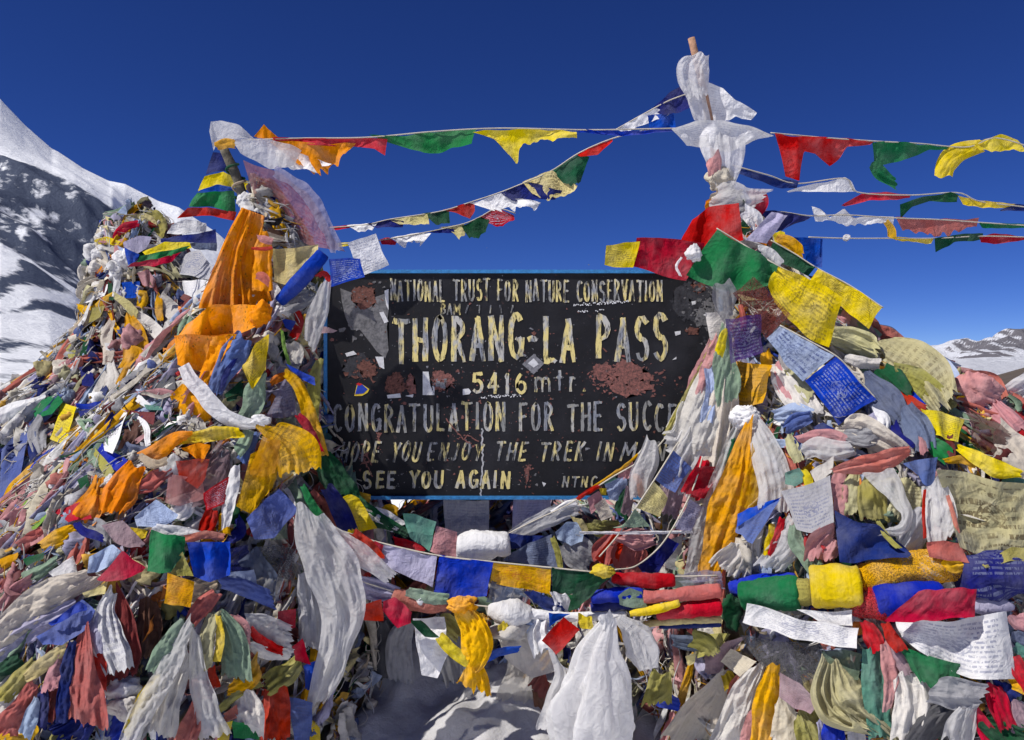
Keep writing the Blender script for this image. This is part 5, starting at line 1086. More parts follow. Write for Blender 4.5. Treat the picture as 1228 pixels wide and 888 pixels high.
# ---- strings across the sky
build_rows("""
@strings of prayer flags across the sky | string of large flags between the tips of the two poles | 4.2,4.3,300,820 | P | 290,168 360,166 440,165 520,158 600,154 700,156 770,155 818,154
U F orange wind=.05 fold=1.3 | f | 300,178 350,115 420,185 / 312,182 360,192 420,192
U F red wind=.05 | f | 400,185 520,180 680,180 945,188 / 420,215 600,222 770,228 880,240 935,270
U F orange frayed=.8 wind=.05 off=.01 | f | 380,195 520,202 650,212 795,215 / 500,300 570,325 650,328 700,290 765,240
U F white frayed=.6 off=.02 | f | 400,240 500,250 620,290 / 420,310 560,330 680,310
V F green wind=.08 | f | 165,232 240,228 400,210 525,205 / 290,268 340,285 420,275 505,255
V F yellow frayed=.7 wind=.06 | f | 505,213 640,205 760,207 850,212 / 560,232 640,285 680,240 850,228
V F blue wind=.03 | f | 850,206 980,210 1170,206 / 860,218 980,226 1165,214
@end
@strings of prayer flags across the sky | short string slanting up to the right pole's tip | 4.34,4.3,700,830 | P | 738,156 770,138 800,122 826,112
V F white wind=.05 | f | 980,204 1060,160 1110,138 1160,150 / 1000,212 1080,190 1150,160
V F navy wind=.06 | f | 1095,140 1160,85 1225,40 / 1130,155 1190,150 1228,130
V F blue wind=.05 | f | 1080,160 1170,150 / 1090,205 1175,205
@end
@strings of prayer flags across the sky | long sagging string with small flags, the upper of two | 5.0,4.4,390,740 | V | 40,528 160,518 240,500 400,475 500,445 600,412 680,380 770,340 860,282 970,235 1090,205
V F red wind=.05 | f | 40,525 110,518 / 50,535 108,530
V F white wind=.05 frayed=.5 | f | 95,520 200,510 / 130,540 185,530
V F navy wind=.05 | f | 165,514 240,502 285,505 / 200,528 280,526
V F paleyellow wind=.05 frayed=.5 | f | 238,500 360,482 / 270,516 365,512
V F dkgreen wind=.05 frayed=.5 | f | 345,482 435,468 / 385,512 438,512
V F crimson wind=.05 | f | 412,470 470,452 518,445 / 460,480 500,500 518,470
V F white wind=.06 frayed=.6 | f | 500,446 610,412 640,430 735,440 / 560,468 640,455 720,460
V F navy wind=.07 | f | 600,412 690,380 760,395 805,405 / 640,440 700,440 780,435
V F paleyellow m=d wind=.07 frayed=.4 | f | 670,382 770,340 855,392 / 700,412 745,428 840,408
V F dkgreen wind=.07 frayed=.6 | f | 768,342 860,285 890,298 / 800,375 835,382 870,372
V F red wind=.06 | f | 850,290 900,262 970,236 / 862,296 920,288 965,245
@end
@strings of prayer flags across the sky | shorter string with small flags hanging below the long sagging one | 5.0,4.8,400,620 | V | 60,583 200,570 370,540 480,515 535,492 590,465 650,480
V F yellow wind=.04 | f | 66,578 106,575 / 70,590 104,588
V F crimson wind=.05 | f | 205,565 235,558 262,575 / 212,582 258,585
V F white wind=.05 frayed=.8 | f | 245,558 310,548 372,545 / 280,588 300,572 350,572
V F navy wind=.04 | f | 355,542 400,530 450,532 / 370,545 450,545
V F paleyellow wind=.05 frayed=.6 | f | 400,527 482,513 / 445,540 462,558 485,545
V F dkgreen wind=.06 frayed=.5 | f | 472,520 535,492 565,500 / 495,553 520,556 555,540
V F crimson m=d wind=.06 frayed=.4 | f | 532,492 590,463 645,488 / 555,512 600,518 645,498
@end
@strings of prayer flags across the sky | topmost string running right from the right pole | 4.3,4.6,880,1228 | W | 395,355 470,362 560,370 730,382 880,390 1040,402 1130,372 1240,398
W F red wind=.06 fold=1.3 | f | 405,358 560,368 735,380 / 445,500 490,512 500,420 540,425 595,466 625,440 650,402 725,395
W F green wind=.07 fold=1.2 | f | 728,385 800,385 880,390 1040,402 / 735,460 770,462 850,442 920,410 1030,408
W S green w=40,46,40 frayed=.4 | f | 735,450 755,490 805,520
W S yellow w=50,70,60,46 wind=.05 | f | 965,500 980,460 1020,425 1090,400
W F yellow wind=.05 frayed=.4 | f | 1060,402 1100,375 1150,362 1205,378 / 1080,412 1140,412 1228,408
@end
@strings of prayer flags across the sky | second string from the top on the right pole | 4.25,4.6,880,1228 | W | 270,462 390,495 480,522 640,505 680,550 850,560 1010,552 1080,580 1240,600
W F navy wind=.05 | f | 282,462 340,485 400,500 490,518 / 290,492 360,515 430,535 480,538
W F white wind=.06 | f | 450,548 540,520 640,502 660,520 / 455,552 560,545 675,550
W F red wind=.06 | f | 628,594 690,555 770,547 855,558 / 640,598 720,578 850,570
W F dkgreen wind=.07 | f | 818,592 900,566 990,548 1015,560 / 822,636 860,600 920,580 1010,582
W F yellow wind=.05 | f | 1008,560 1070,575 1212,592 / 1025,590 1090,600 1215,608
W F navy wind=.04 | f | 1150,608 1200,590 1240,590 / 1150,612 1240,612
@end
@strings of prayer flags across the sky | third string from the top on the right, with ragged flags | 4.2,4.6,900,1228 | W | 340,612 430,615 525,628 640,625 800,635 940,640 1085,650 1240,660
W F navy wind=.05 | f | 345,610 430,610 528,628 / 360,655 430,665 510,640
W F white wind=.06 frayed=.5 | f | 530,600 560,610 590,635 640,600 670,632 800,630 / 540,638 650,648 795,655
W F salmon wind=.05 frayed=.9 | f | 805,632 940,642 1080,636 / 820,660 930,682 1075,655
W F green wind=.05 | f | 1080,648 1160,652 1240,655 / 1090,668 1160,670 1240,668
@end
@strings of prayer flags across the sky | lowest string on the right, bare cord with a white scrap near the heap | 4.15,4.6,940,1228 | W | 520,698 640,702 780,702 930,702 1090,695 1240,698
W L white | s | 645,700 14,14
W S gold w=20,30,30 | f | 775,645 790,665 795,700
W F yellow wind=.04 | f | 780,698 860,702 936,702 / 830,712 925,722
W F dkgreen wind=.06 | f | 935,700 1010,690 1095,686 / 938,746 1000,715 1090,708
W F crimson wind=.05 | f | 1080,698 1130,686 1240,698 / 1085,715 1130,722 1240,706
@end
""")
# ---- right pole and the crown of the right heap
build_rows("""
W T white w=60,110,110,70 Y=4.15 fold=1 | cloth bandaged round the right pole below its tip | 165,95 150,140 150,180 160,230
W F white Y=4.28 wind=.07 frayed=.6 | torn flag blowing right of the pole's tip | 185,185 240,205 275,250 345,290 / 175,310 230,315 280,298 330,308
W T white w=50,60,50 Y=4.18 | cloth end behind the pink stick of the right pole | 150,190 155,250 170,320
W F white Y=4.14 fold=1.1 | flag slung like an awning across the right pole | 70,345 150,322 230,315 320,330 402,356 / 120,402 200,412 260,420 340,375
W T white w=150,140,110,70 Y=4.12 pleats=3 fold=.8 | cloth wrapped tight under the awning flag | 235,360 240,420 240,470 235,520
W S pink w=40,50,36 Y=4.1 | strip in the wrapped cloth of the right pole | 205,430 212,460 210,490
W L cream Y=4.15 | puffed knot on the right pole above the red flag | 232,510 54,46
W T white w=90,130,110,60 Y=4.08 fold=.7 | cloth spilling right below the puffed knot | 205,575 260,575 310,585 355,580
W S red w=50,60,50 Y=4.16 | rag behind the cloth spilling from the knot | 340,545 360,580 340,615
W S orange w=20,30,20 Y=4.1 | scrap left of the cloth spilling from the knot | 180,595 195,585 215,580
E F crimson Y=4,3.76 fold=1.1 | big flag draped over the sign's top right corner | 60,130 130,85 228,65 / 20,215 90,262 180,215 240,195
E F crimson Y=3.74 fold=.8 | flag spread along the sign's top edge beside the yellow one | -140,200 -60,195 20,200 105,215 / -150,285 -60,310 40,340 95,250
E F yellow m=p Y=3.73 fold=.4 | flag with a sign standing on the board's top edge | -235,215 -120,205 / -245,285 -215,290 -140,295
E L white off=.03 Y=3.73 | crumpled scrap between the red and green flags | 72,245 32,36
E S white w=8,10,8 Y=3.69 | thin cord end hanging off the red flag | 28,260 10,290 22,325
E F navy Y=4.2 wind=.06 | flag flying behind the crown of the right heap | 285,105 360,100 482,118 / 300,180 380,165 410,150
E F blue Y=4.22 wind=.04 | plain flag hanging behind the crown of the right heap | 385,192 460,186 522,196 / 430,240 470,280 520,296
E F lavender Y=3.79 off=.03 fold=.7 | flag standing up from the crown of the right heap | 345,100 396,114 / 250,205 330,206
E S white w=40,70,60,40 Y=4.05 | cloth curled at the crown of the right heap | 245,95 275,130 265,180 230,190
E S dkgreen w=30,50,40 Y=4.02 | rag beside the curled white cloth | 235,140 255,170 245,195
E S orange w=40,60,50 Y=4 | scarf showing above the big green flag | 205,212 260,212 320,225
E S saffron w=30,54,46 Y=4.02 | scarf looping behind the second dark green flag | 360,195 410,215 450,250
E S yellow w=40,40 Y=4.03 | rag right of the lavender flag on the crown | 365,170 380,215
E S white w=30,40,34 Y=3.76 | cloth end between the two green flags | 300,235 340,245 375,285
@prayer flags on the right heap | string of big flags down the right heap: green, yellow, dark red mesh | 3.74,3.61,820,1010 | E | 150,158 265,228 366,290 480,345 592,405
E F green off=.02 fold=.8 | f | 150,160 265,230 365,292 / 48,328 120,355 215,378 330,355
E F yellow m=p off=.02 fold=.7 | f | 366,290 480,345 592,406 / 332,355 400,475 470,530 543,572
E F maroon m=m off=.06 fold=.6 | f | 282,325 345,395 408,456 / 208,390 265,470 328,545
@end
@prayer flags on the right heap | string with a dark green and a yellow flag at the right heap's skyline | 3.9,3.8,920,1060 | E | 340,200 420,245 500,296 620,360 735,437
E F dkgreen fold=.8 | f | 345,205 420,248 498,292 / 328,248 400,290 470,322
E F yellow m=p off=.01 fold=.6 | f | 506,300 620,362 734,436 / 480,345 590,430 685,513
@end
@prayer flags on the right heap | string with a white and a blue printed flag on the right heap | 3.59,3.47,910,1060 | E | 372,498 470,550 575,610 640,680 706,752
E F paleblue m=d fold=.6 | f | 374,500 470,550 562,606 / 325,546 390,620 456,690
E F blue m=p fold=.6 off=.015 | f | 576,610 640,680 706,751 / 455,694 515,770 577,846
@end
E F purple m=sp Y=3.61 off=.02 fold=1.3 | sheer flag framed in blue under the dark red mesh | 183,480 250,468 305,462 / 198,630 260,615 312,590
E T grey m=x w=60,90,70,50 Y=3.65 fold=1 | torn plastic strip hanging at the sign's right edge | 165,350 175,390 180,430 195,470
E F gold m=p off=.05 fold=.9 | printed flag hanging in the upper right heap | 180,615 260,630 342,642 / 170,780 220,786 250,792 312,772
E T orange w=40,66,60 off=.04 pleats=3 | strip hanging left of the golden printed flag | 195,590 180,660 165,725
E S gold w=30,44,34 | strip hanging from the sheer flag | 320,590 330,650 340,680
E T offwhite w=50,100,110,110 pleats=5 off=.02 | pleated cloth right of the golden printed flag | 355,630 390,690 430,750 470,810
E T pink w=40,50,46 pleats=4 off=.035 | streaked cloth right of the golden printed flag | 355,640 390,720 430,780
E T paleolive w=30,50,50 off=.03 | strip under the white printed flag | 400,650 440,700 480,750
E T grey w=40,80,70 off=.02 | limp cloth hanging left of the golden printed flag | 120,730 125,770 140,800
E S sage w=36,54,50 off=.03 | rag hanging at the upper left of the right heap | 100,720 125,745 180,770
E S dkgreen w=30,46,36 off=.04 | rag hanging left of the orange strip | 160,560 150,620 140,670
E S yellow w=20,34,30 Y=3.61 | small rag by the sheer framed flag | 180,510 170,560 160,600
E S pink w=40,64,60 off=.02 | rag between the fan of ropes and the right heap | 120,650 100,690 80,730
""")
build_rows("""
E T paleolive w=60,110,140,120 pleats=6 off=.03 fold=1.1 | netted cloth below the skyline yellow flag | 540,540 600,560 660,590 710,620
E T mauve w=40,70,60 off=.03 | rag under the skyline yellow flag's corner | 600,465 650,500 700,560
E S pink w=30,50,40 off=.03 | rag at the corner of the skyline yellow flag | 585,455 600,475 640,480
E T salmon w=30,56,50,30 off=.02 | rag along the skyline right of the yellow flag | 700,510 750,535 800,560 850,580
E S orange w=24,36,30 off=.02 | scrap on the skyline of the right heap | 810,560 835,575 850,600
E S slate w=30,50,40 | rag behind the skyline rags | 700,505 750,530 790,560
E T paleolive w=120,200,220,180 pleats=6 m=p off=.04 fold=.9 | great netted cloth with rows of print on the right slope | 715,580 790,640 860,710 920,790
E T olive w=100,150,120 pleats=6 off=.05 fold=.9 m=p | darker netted flag within the great netted cloth | 760,680 830,710 900,760
E S offwhite w=30,50,40 off=.03 | cloth between the blue printed flag and the great netted cloth | 600,610 660,630 720,640
E T dkgreen w=50,90,90,60 off=.04 | rag under the great netted cloth | 725,650 760,690 790,725 820,750
E T slate w=70,130,140,100 pleats=4 off=.03 | netted cloth right of the blue printed flag | 670,680 710,730 760,790 790,830
E S red w=40,70,60 off=.045 | rag below the dark green one on the right slope | 785,745 815,775 865,810
E S blue w=30,40,30 off=.03 | rag showing under the great netted cloth | 830,740 860,770 880,785
E T paleblue w=40,90,90,60 off=.03 | cloth right of the great netted cloth | 900,620 940,660 970,700 950,730
E S slate w=40,60,50 off=.02 | rag at the skyline above the pale blue cloth | 880,610 930,630 985,650
E L pink off=.05 fold=1.3 | big crumpled white-streaked bundle on the right slope | 1055,735 92,76
E T salmon w=40,70,60,50 off=.06 | cloth over the top of the crumpled pink bundle | 1020,675 1070,690 1120,700 1150,750
E T pink w=50,80,90 pleats=3 off=.05 | cloth hanging right of the crumpled pink bundle | 1110,760 1150,810 1200,870
E T white w=40,70,80 pleats=5 off=.04 | striped cloth at the right border, top of the slope | 1140,750 1190,720 1250,690
E T ivory w=50,70,60 pleats=4 off=.03 | cloth below the striped one at the right border | 1150,790 1200,760 1250,740
F F yellow m=p off=.05 fold=1 | printed flag below the great netted cloth | 868,175 940,190 1022,215 / 900,262 950,285 1000,292
F T crimson w=50,90,90 off=.04 | cloth at the right border beside the pink one | 1250,180 1210,230 1215,300
F T maroon w=80,120,130,90 pleats=3 off=.05 m=s | netted cloth below the crumpled pink bundle | 1040,240 1080,270 1130,290 1160,300
F S maroon w=20,40,30 off=.05 | point of cloth below the printed yellow flag | 970,270 965,310 970,345
F S white w=30,54,60 off=.04 | scarf end hanging right below the blue printed flag | 700,190 730,215 725,250
F F lavender off=.05 | small flag below the blue printed one's right corner | 660,215 715,180 / 705,250 742,246
F T slate w=80,130,140,110 pleats=4 off=.05 | cloth gathered right of the small lavender flag | 800,190 820,230 845,275 860,320
F S navy w=30,50,50 off=.06 | dark fold in the gathered slate cloth | 770,230 790,280 830,320
F S pink w=24,40,30 off=.06 | rag in the gathered slate cloth | 870,280 875,310 880,330
F T green w=40,70,60 off=.05 | rag right of the gathered slate cloth | 900,290 935,320 960,345
F T yellow w=24,50,60,30 pleats=3 off=.07 | scarf end pointing right on the right slope | 995,310 1060,350 1130,385 1215,405
F S gold w=20,30,24 off=.05 | thin scarf below the gathered slate cloth | 950,360 1010,355 1060,375
F T ivory w=90,130,130 pleats=4 off=.04 | wide cloth running off the right border | 1130,260 1180,320 1250,380
F S teal w=30,44,40 off=.03 | rag at the right border above the olive print | 1150,440 1200,440 1250,460
F F navy off=.05 | flag corner left under the blue printed flag | 490,240 520,225 562,245 / 500,258 560,262
F T dusty w=40,60,40 off=.04 | flag folded left of the blue printed one | 480,205 430,225 395,250
F S paleblue w=40,60,40 off=.03 | flag behind the folded dusty blue one | 350,200 420,190 480,200
F T ivory w=60,100,110,90,60 pleats=4 off=.05 | thick cloth folded across the middle of the right heap | 580,240 640,245 710,270 780,310 820,340
F T white w=50,74,70,50 pleats=3 off=.06 | cloth curled in the middle of the right heap | 450,325 500,310 560,320 625,315
F T pink w=40,60,50,40 pleats=3 off=.07 | cloth above the curled white one | 440,290 500,275 560,270 600,290
F T grey w=40,70,60 off=.045 | cloth tucked left of the folded ivory one | 590,260 650,280 720,275
F S navy w=24,40,30 off=.04 | rag left of the curled pink cloth | 440,265 430,310 445,350
F T salmon w=26,60,76,70,30 pleats=2.5 off=.09 fold=.8 | smooth band lying across the right heap | 565,398 630,380 700,360 765,345 825,325
F F dusty off=.07 | flag folded at the right end of the smooth salmon band | 800,370 850,355 925,350 / 850,405 880,440 905,462
F T white w=90,90,60,40,44,30 pleats=3 off=.09 fold=.8 | scarf curling into a hook on the right heap | 720,395 760,440 790,500 815,545 800,595 740,605
F T pink w=46,70,70,60 pleats=3 off=.05 | cloth hanging under the smooth salmon band | 585,395 580,440 590,490 585,545
F T paleolive w=40,60,60 pleats=4 off=.05 | cloth right of the hanging pink one | 630,400 625,460 630,540
F T olive w=60,110,110 pleats=6 off=.04 | stringy clump in the middle of the right heap | 680,410 690,470 700,560
F T paleolive w=90,110,120 pleats=5 off=.03 m=p | netted cloth behind the hooked white scarf | 830,430 830,490 800,560
F S olive w=14,20,16 off=.1 | thin string of cloth right of the navy flag | 715,570 745,620 790,665
F T grey w=80,120,120,90 pleats=6 off=.04 | pleated cloth right of the hooked scarf's tip | 880,540 850,590 820,640 790,680
F T white w=80,96,110,100 pleats=6 off=.07 | cloth with reddish streaks hanging on the right slope | 910,430 920,500 930,570 940,640
F S crimson w=10,14,12 off=.1 | thin strip in the streaked white cloth | 880,460 876,540 882,630
F S salmon w=14,18,14 off=.1 | thin strip right of the streaked white cloth | 960,480 985,560 1000,630
F F salmon off=.09 fold=.9 | flag hanging from the streaked white cloth | 888,645 940,640 1002,645 / 895,695 960,710 1035,718
F S gold w=24,44,30 off=.08 | rag below the hanging salmon flag | 940,715 990,730 1030,720
F F paleolive m=d off=.06 fold=1.4 | great netted flag with an emblem at the right border | 930,390 1040,400 1140,430 1260,440 / 1000,660 1080,690 1150,680 1260,690
F F navy off=.08 fold=1.2 | dark flag above the rolled yellow one | 565,532 650,570 720,595 830,690 / 580,716 660,712 740,705 815,700
F F grey m=p off=.08 fold=.7 | printed flag hanging left of the dark navy one | 380,472 470,440 557,405 / 425,590 480,608 560,580
F T sage w=40,66,70,60 pleats=3 off=.06 | ribbed cloth hanging below the grey printed flag | 425,580 430,640 465,700 500,745
F T pink w=60,110,110 pleats=3 off=.05 | cloth filling the gap right of the ribbed grey-green one | 560,600 530,650 520,700
F S crimson w=30,60,50 off=.06 | rag between the ribbed cloth and the pink one | 475,610 485,650 520,680
F S red w=20,32,26,20 off=.07 | narrow strip left of the grey printed flag | 380,560 370,610 350,660 335,690
F S yellow w=20,28,24 off=.07 | narrow strip beside the red one | 345,580 335,640 325,690
F T white w=40,60,60 pleats=3 off=.05 | cloth right of the narrow red strip | 420,560 390,630 360,700
F S paleolive w=26,44,40 off=.06 | rag in the upper middle of the right heap | 400,270 420,320 440,360
F F teal off=.07 | small flag left of the hanging pink cloth | 390,400 440,385 455,405 / 390,440 430,450 450,435
F S yellow w=20,34,30 off=.06 | rag right of the small teal flag | 455,390 470,420 480,450
F F offwhite off=.05 | scrap right of the small teal flag | 480,400 560,340 / 500,440 555,400
F T white w=40,90,120,130,120 pleats=4 off=.05 fold=.8 | long scarf falling right of the orange one | 270,210 310,290 335,370 350,450 350,520
F L white off=.09 | gathered knot over the long orange scarf | 250,205 62,46
F T white w=40,70,80,80,70 pleats=3 off=.07 fold=.7 | long scarf falling left of the orange one | 235,235 190,360 150,470 110,590 75,760
F T saffron w=24,70,110,130,120,80 pleats=3 off=.10 fold=.7 | long shining scarf falling down the right heap | 262,220 240,320 205,450 170,560 140,660 115,755
F T gold w=30,80,90,80 pleats=3 off=.06 m=s | sheer scarf right of the long shining one | 290,330 290,400 275,470 255,530
F F blue off=.08 | flag wedge beside the long shining scarf | 222,545 300,510 378,488 / 218,590 290,550 370,500
F F dusty off=.085 fold=.6 | lower flag of the wedge beside the long shining scarf | 220,592 290,552 376,492 / 212,605 250,630 282,652
F T offwhite w=80,150,190 pleats=4 off=.04 | broad cloth below the blue wedge | 260,630 240,690 210,750
F T white w=60,90,90 pleats=4 off=.05 | cloth left of the ribbed grey-green one | 400,600 390,660 330,730
F F dkgreen off=.06 | flag hanging left of the white knot on the right heap | 165,192 215,250 / 100,352 165,385 216,300
F S sage w=40,60,60 off=.05 | loops of cloth left of the white knot on the right heap | 80,120 130,165 190,180
F S dkgreen w=16,24,18 off=.06 | thin fold in the loops of cloth | 85,170 130,195 190,190
F T red w=50,90,110 pleats=3 off=.05 | cloth hanging left of the long white scarf | 100,360 90,410 70,470
F F crimson off=.06 | flag end right of the hanging red cloth | 120,390 165,440 / 105,490 140,470
F F lavender m=p off=.06 | printed flag below the hanging red cloth | 48,500 108,520 / 0,590 72,602
F T white w=60,110,100,70 pleats=3 Y=3.78 fold=.8 | cloth looped at the sign's lower right | 60,140 50,220 20,290 -20,300
F S navy w=16,30,20 off=.05 | fold of dark cloth by the looped white one | 65,210 60,280 40,330
""")
# ---- the fan of ropes and small flags that falls across the sign's lower right corner
build_rows("""
@prayer flags around the sign | bundle of twisted white cords slanting down from the right heap across the sign | 3.80,3.86,700,880 | P | 868,378 852,420 830,470 788,537 730,575 680,606 640,625 590,650
P T offwhite w=6,12,16,18 fold=1 | f | 868,380 850,428 828,478 808,514
P S white w=4,8,8 off=.02 | f | 866,385 847,440 819,492
P S pink w=4,8,10,8 off=.025 | f | 856,400 845,425 832,455 823,480
P S olive w=4,6,6,6 off=.03 | f | 854,412 837,448 813,492 798,522
@end
@prayer flags around the sign | yellow-edged string of small flags slanting across the sign's lower right corner | 3.78,3.86,640,790 | M | 830,390 760,470 680,540 600,590 520,640 440,690
M S gold w=14,20,18,14 off=.01 | f | 780,450 700,520 600,588 510,645
M F pink | f | 660,545 745,480 765,545 / 670,580 720,590 755,565
M F paleblue m=p | f | 595,620 680,575 720,590 / 620,705 660,715 720,640
M F teal | f | 575,610 640,570 / 590,618 660,590
M S crimson w=20,30,24 off=.02 | f | 435,705 490,665 560,628
M F pink fold=.8 off=.01 | f | 490,700 560,650 585,720 / 520,790 570,740
M F ivory m=p off=.02 | f | 530,740 595,695 / 570,830 640,800
M F yellow off=.005 | f | 560,640 600,640 / 570,680 600,680
@end
@prayer flags around the sign | string with dusty blue, yellow and green flags falling below the sign's right side | 3.66,3.74,740,850 | M | 1010,380 975,430 875,590 770,750 700,860 640,940 560,1030
M F dusty m=p fold=.7 | f | 975,428 1085,525 / 875,590 930,630 992,666
M F paleyellow m=p fold=.7 off=.005 | f | 872,604 945,690 / 770,750 840,780 905,805
M F sage fold=.8 off=.01 | f | 700,850 760,760 / 640,865 760,865 850,860
@end
@prayer flags around the sign | string with red, lavender and navy flags falling to the garlands | 3.6,3.7,770,870 | Q | 1000,-60 950,110 880,260 800,400 720,500 600,590 480,610
Q F crimson fold=1.2 | f | 960,0 1080,0 1110,70 / 880,150 940,165 1010,190 1040,120
Q F lavender m=p fold=.7 | f | 920,190 1000,240 / 840,370 940,375
Q F navy fold=.9 | f | 610,590 720,510 800,420 / 640,625 740,625 860,460
@end
P T offwhite w=10,30,52,56 Y=3.74 pleats=4 | pleated cloth hanging from the twisted cords over the sign's right edge | 864,395 856,440 848,490 838,540
P T pink w=10,24,26 Y=3.73 pleats=3 | rag hanging from the twisted cords, highest on the sign's right edge | 862,405 852,440 846,475
P T white w=14,40,60,60 Y=3.72 pleats=4 | sheet hanging from the twisted cords low on the sign's right edge | 856,475 848,510 832,550 818,590
P T ivory w=18,40,46 Y=3.70 pleats=4 | strip hanging between the sign and the long orange scarf | 872,430 866,500 856,560
P T paleblue w=14,26,24 Y=3.71 | rag hanging in the pale cloths on the sign's right edge | 852,440 858,475 852,505
P T sage w=14,30,30 Y=3.69 | rag hanging just left of the gathered white knot | 872,395 868,440 872,480
P F offwhite Y=3.75 | torn scrap stuck at the upper right edge of the sign | 846,375 872,372 / 852,408 876,412
P T mauve w=14,26,30 Y=3.73 | rag hanging behind the printed flags at the sign's right edge | 812,560 806,590 800,615
M T white w=80,130,140,110 pleats=4 Y=3.76 fold=.7 | cloth bulging behind the small flags at the sign's lower right | 860,370 830,480 800,580 800,690
M T offwhite w=60,120,140 pleats=4 Y=3.80 | sheet hanging behind the dusty blue flag | 1000,520 960,620 940,760
M T red w=60,110,110 pleats=2.5 Y=3.7 | flag bunched right of the dusty blue one | 1160,480 1120,580 1080,680
M T dkgreen w=40,80,80 pleats=3 Y=3.83 | rag between the pale blue and yellow small flags | 720,640 700,720 690,800
M T mauve w=40,60,50 Y=3.81 | rag right of the dark green one below the sign | 730,640 720,720 710,790
M S orange w=30,44,30 Y=3.8 | rag between the white cloth and the small flags | 760,560 790,630 800,690
Q T salmon w=160,330,300 pleats=3 Y=3.72 fold=1 | big flag bunched behind the garlands right of centre | 560,400 540,470 520,590
Q S pink w=60,150,80 Y=3.68 | fold at the top of the big bunched salmon flag | 510,410 610,430 700,420
Q F red Y=3.7 | corner of cloth left of the big bunched salmon flag | 480,400 560,400 / 360,545 420,580 500,560
Q T olive w=60,110,90 Y=3.86 | rag under the small ivory printed flag | 330,330 400,370 500,370
Q T grey w=120,200,160 pleats=3 Y=3.78 fold=.8 | sheet hanging left of the big bunched salmon flag | 180,440 260,500 330,560
Q F paleblue m=p Y=3.76 | printed flag below the sign beside the white sweep | 120,380 190,330 260,320 300,400 / 140,430 220,470 290,450
Q S paleyellow w=40,60,50 Y=3.8 | rag at the foot of the small pink flags | 250,300 280,350 300,390
Q T white w=60,110,120,90 pleats=3 Y=3.84 fold=.7 | scarf sweeping up to the sign's lower edge | -140,420 0,350 120,290 260,240
Q S white w=20,40,40 Y=3.83 | thin scarf above the sweeping white one | 100,270 180,230 250,210
Q S white w=16,20,16 Y=3.66 | level cord of cloth below the small flags | 270,390 560,392 940,385
Q F grey Y=3.9 | dim flag in the gap right of the navy one | 800,430 880,400 / 780,600 870,620
""")
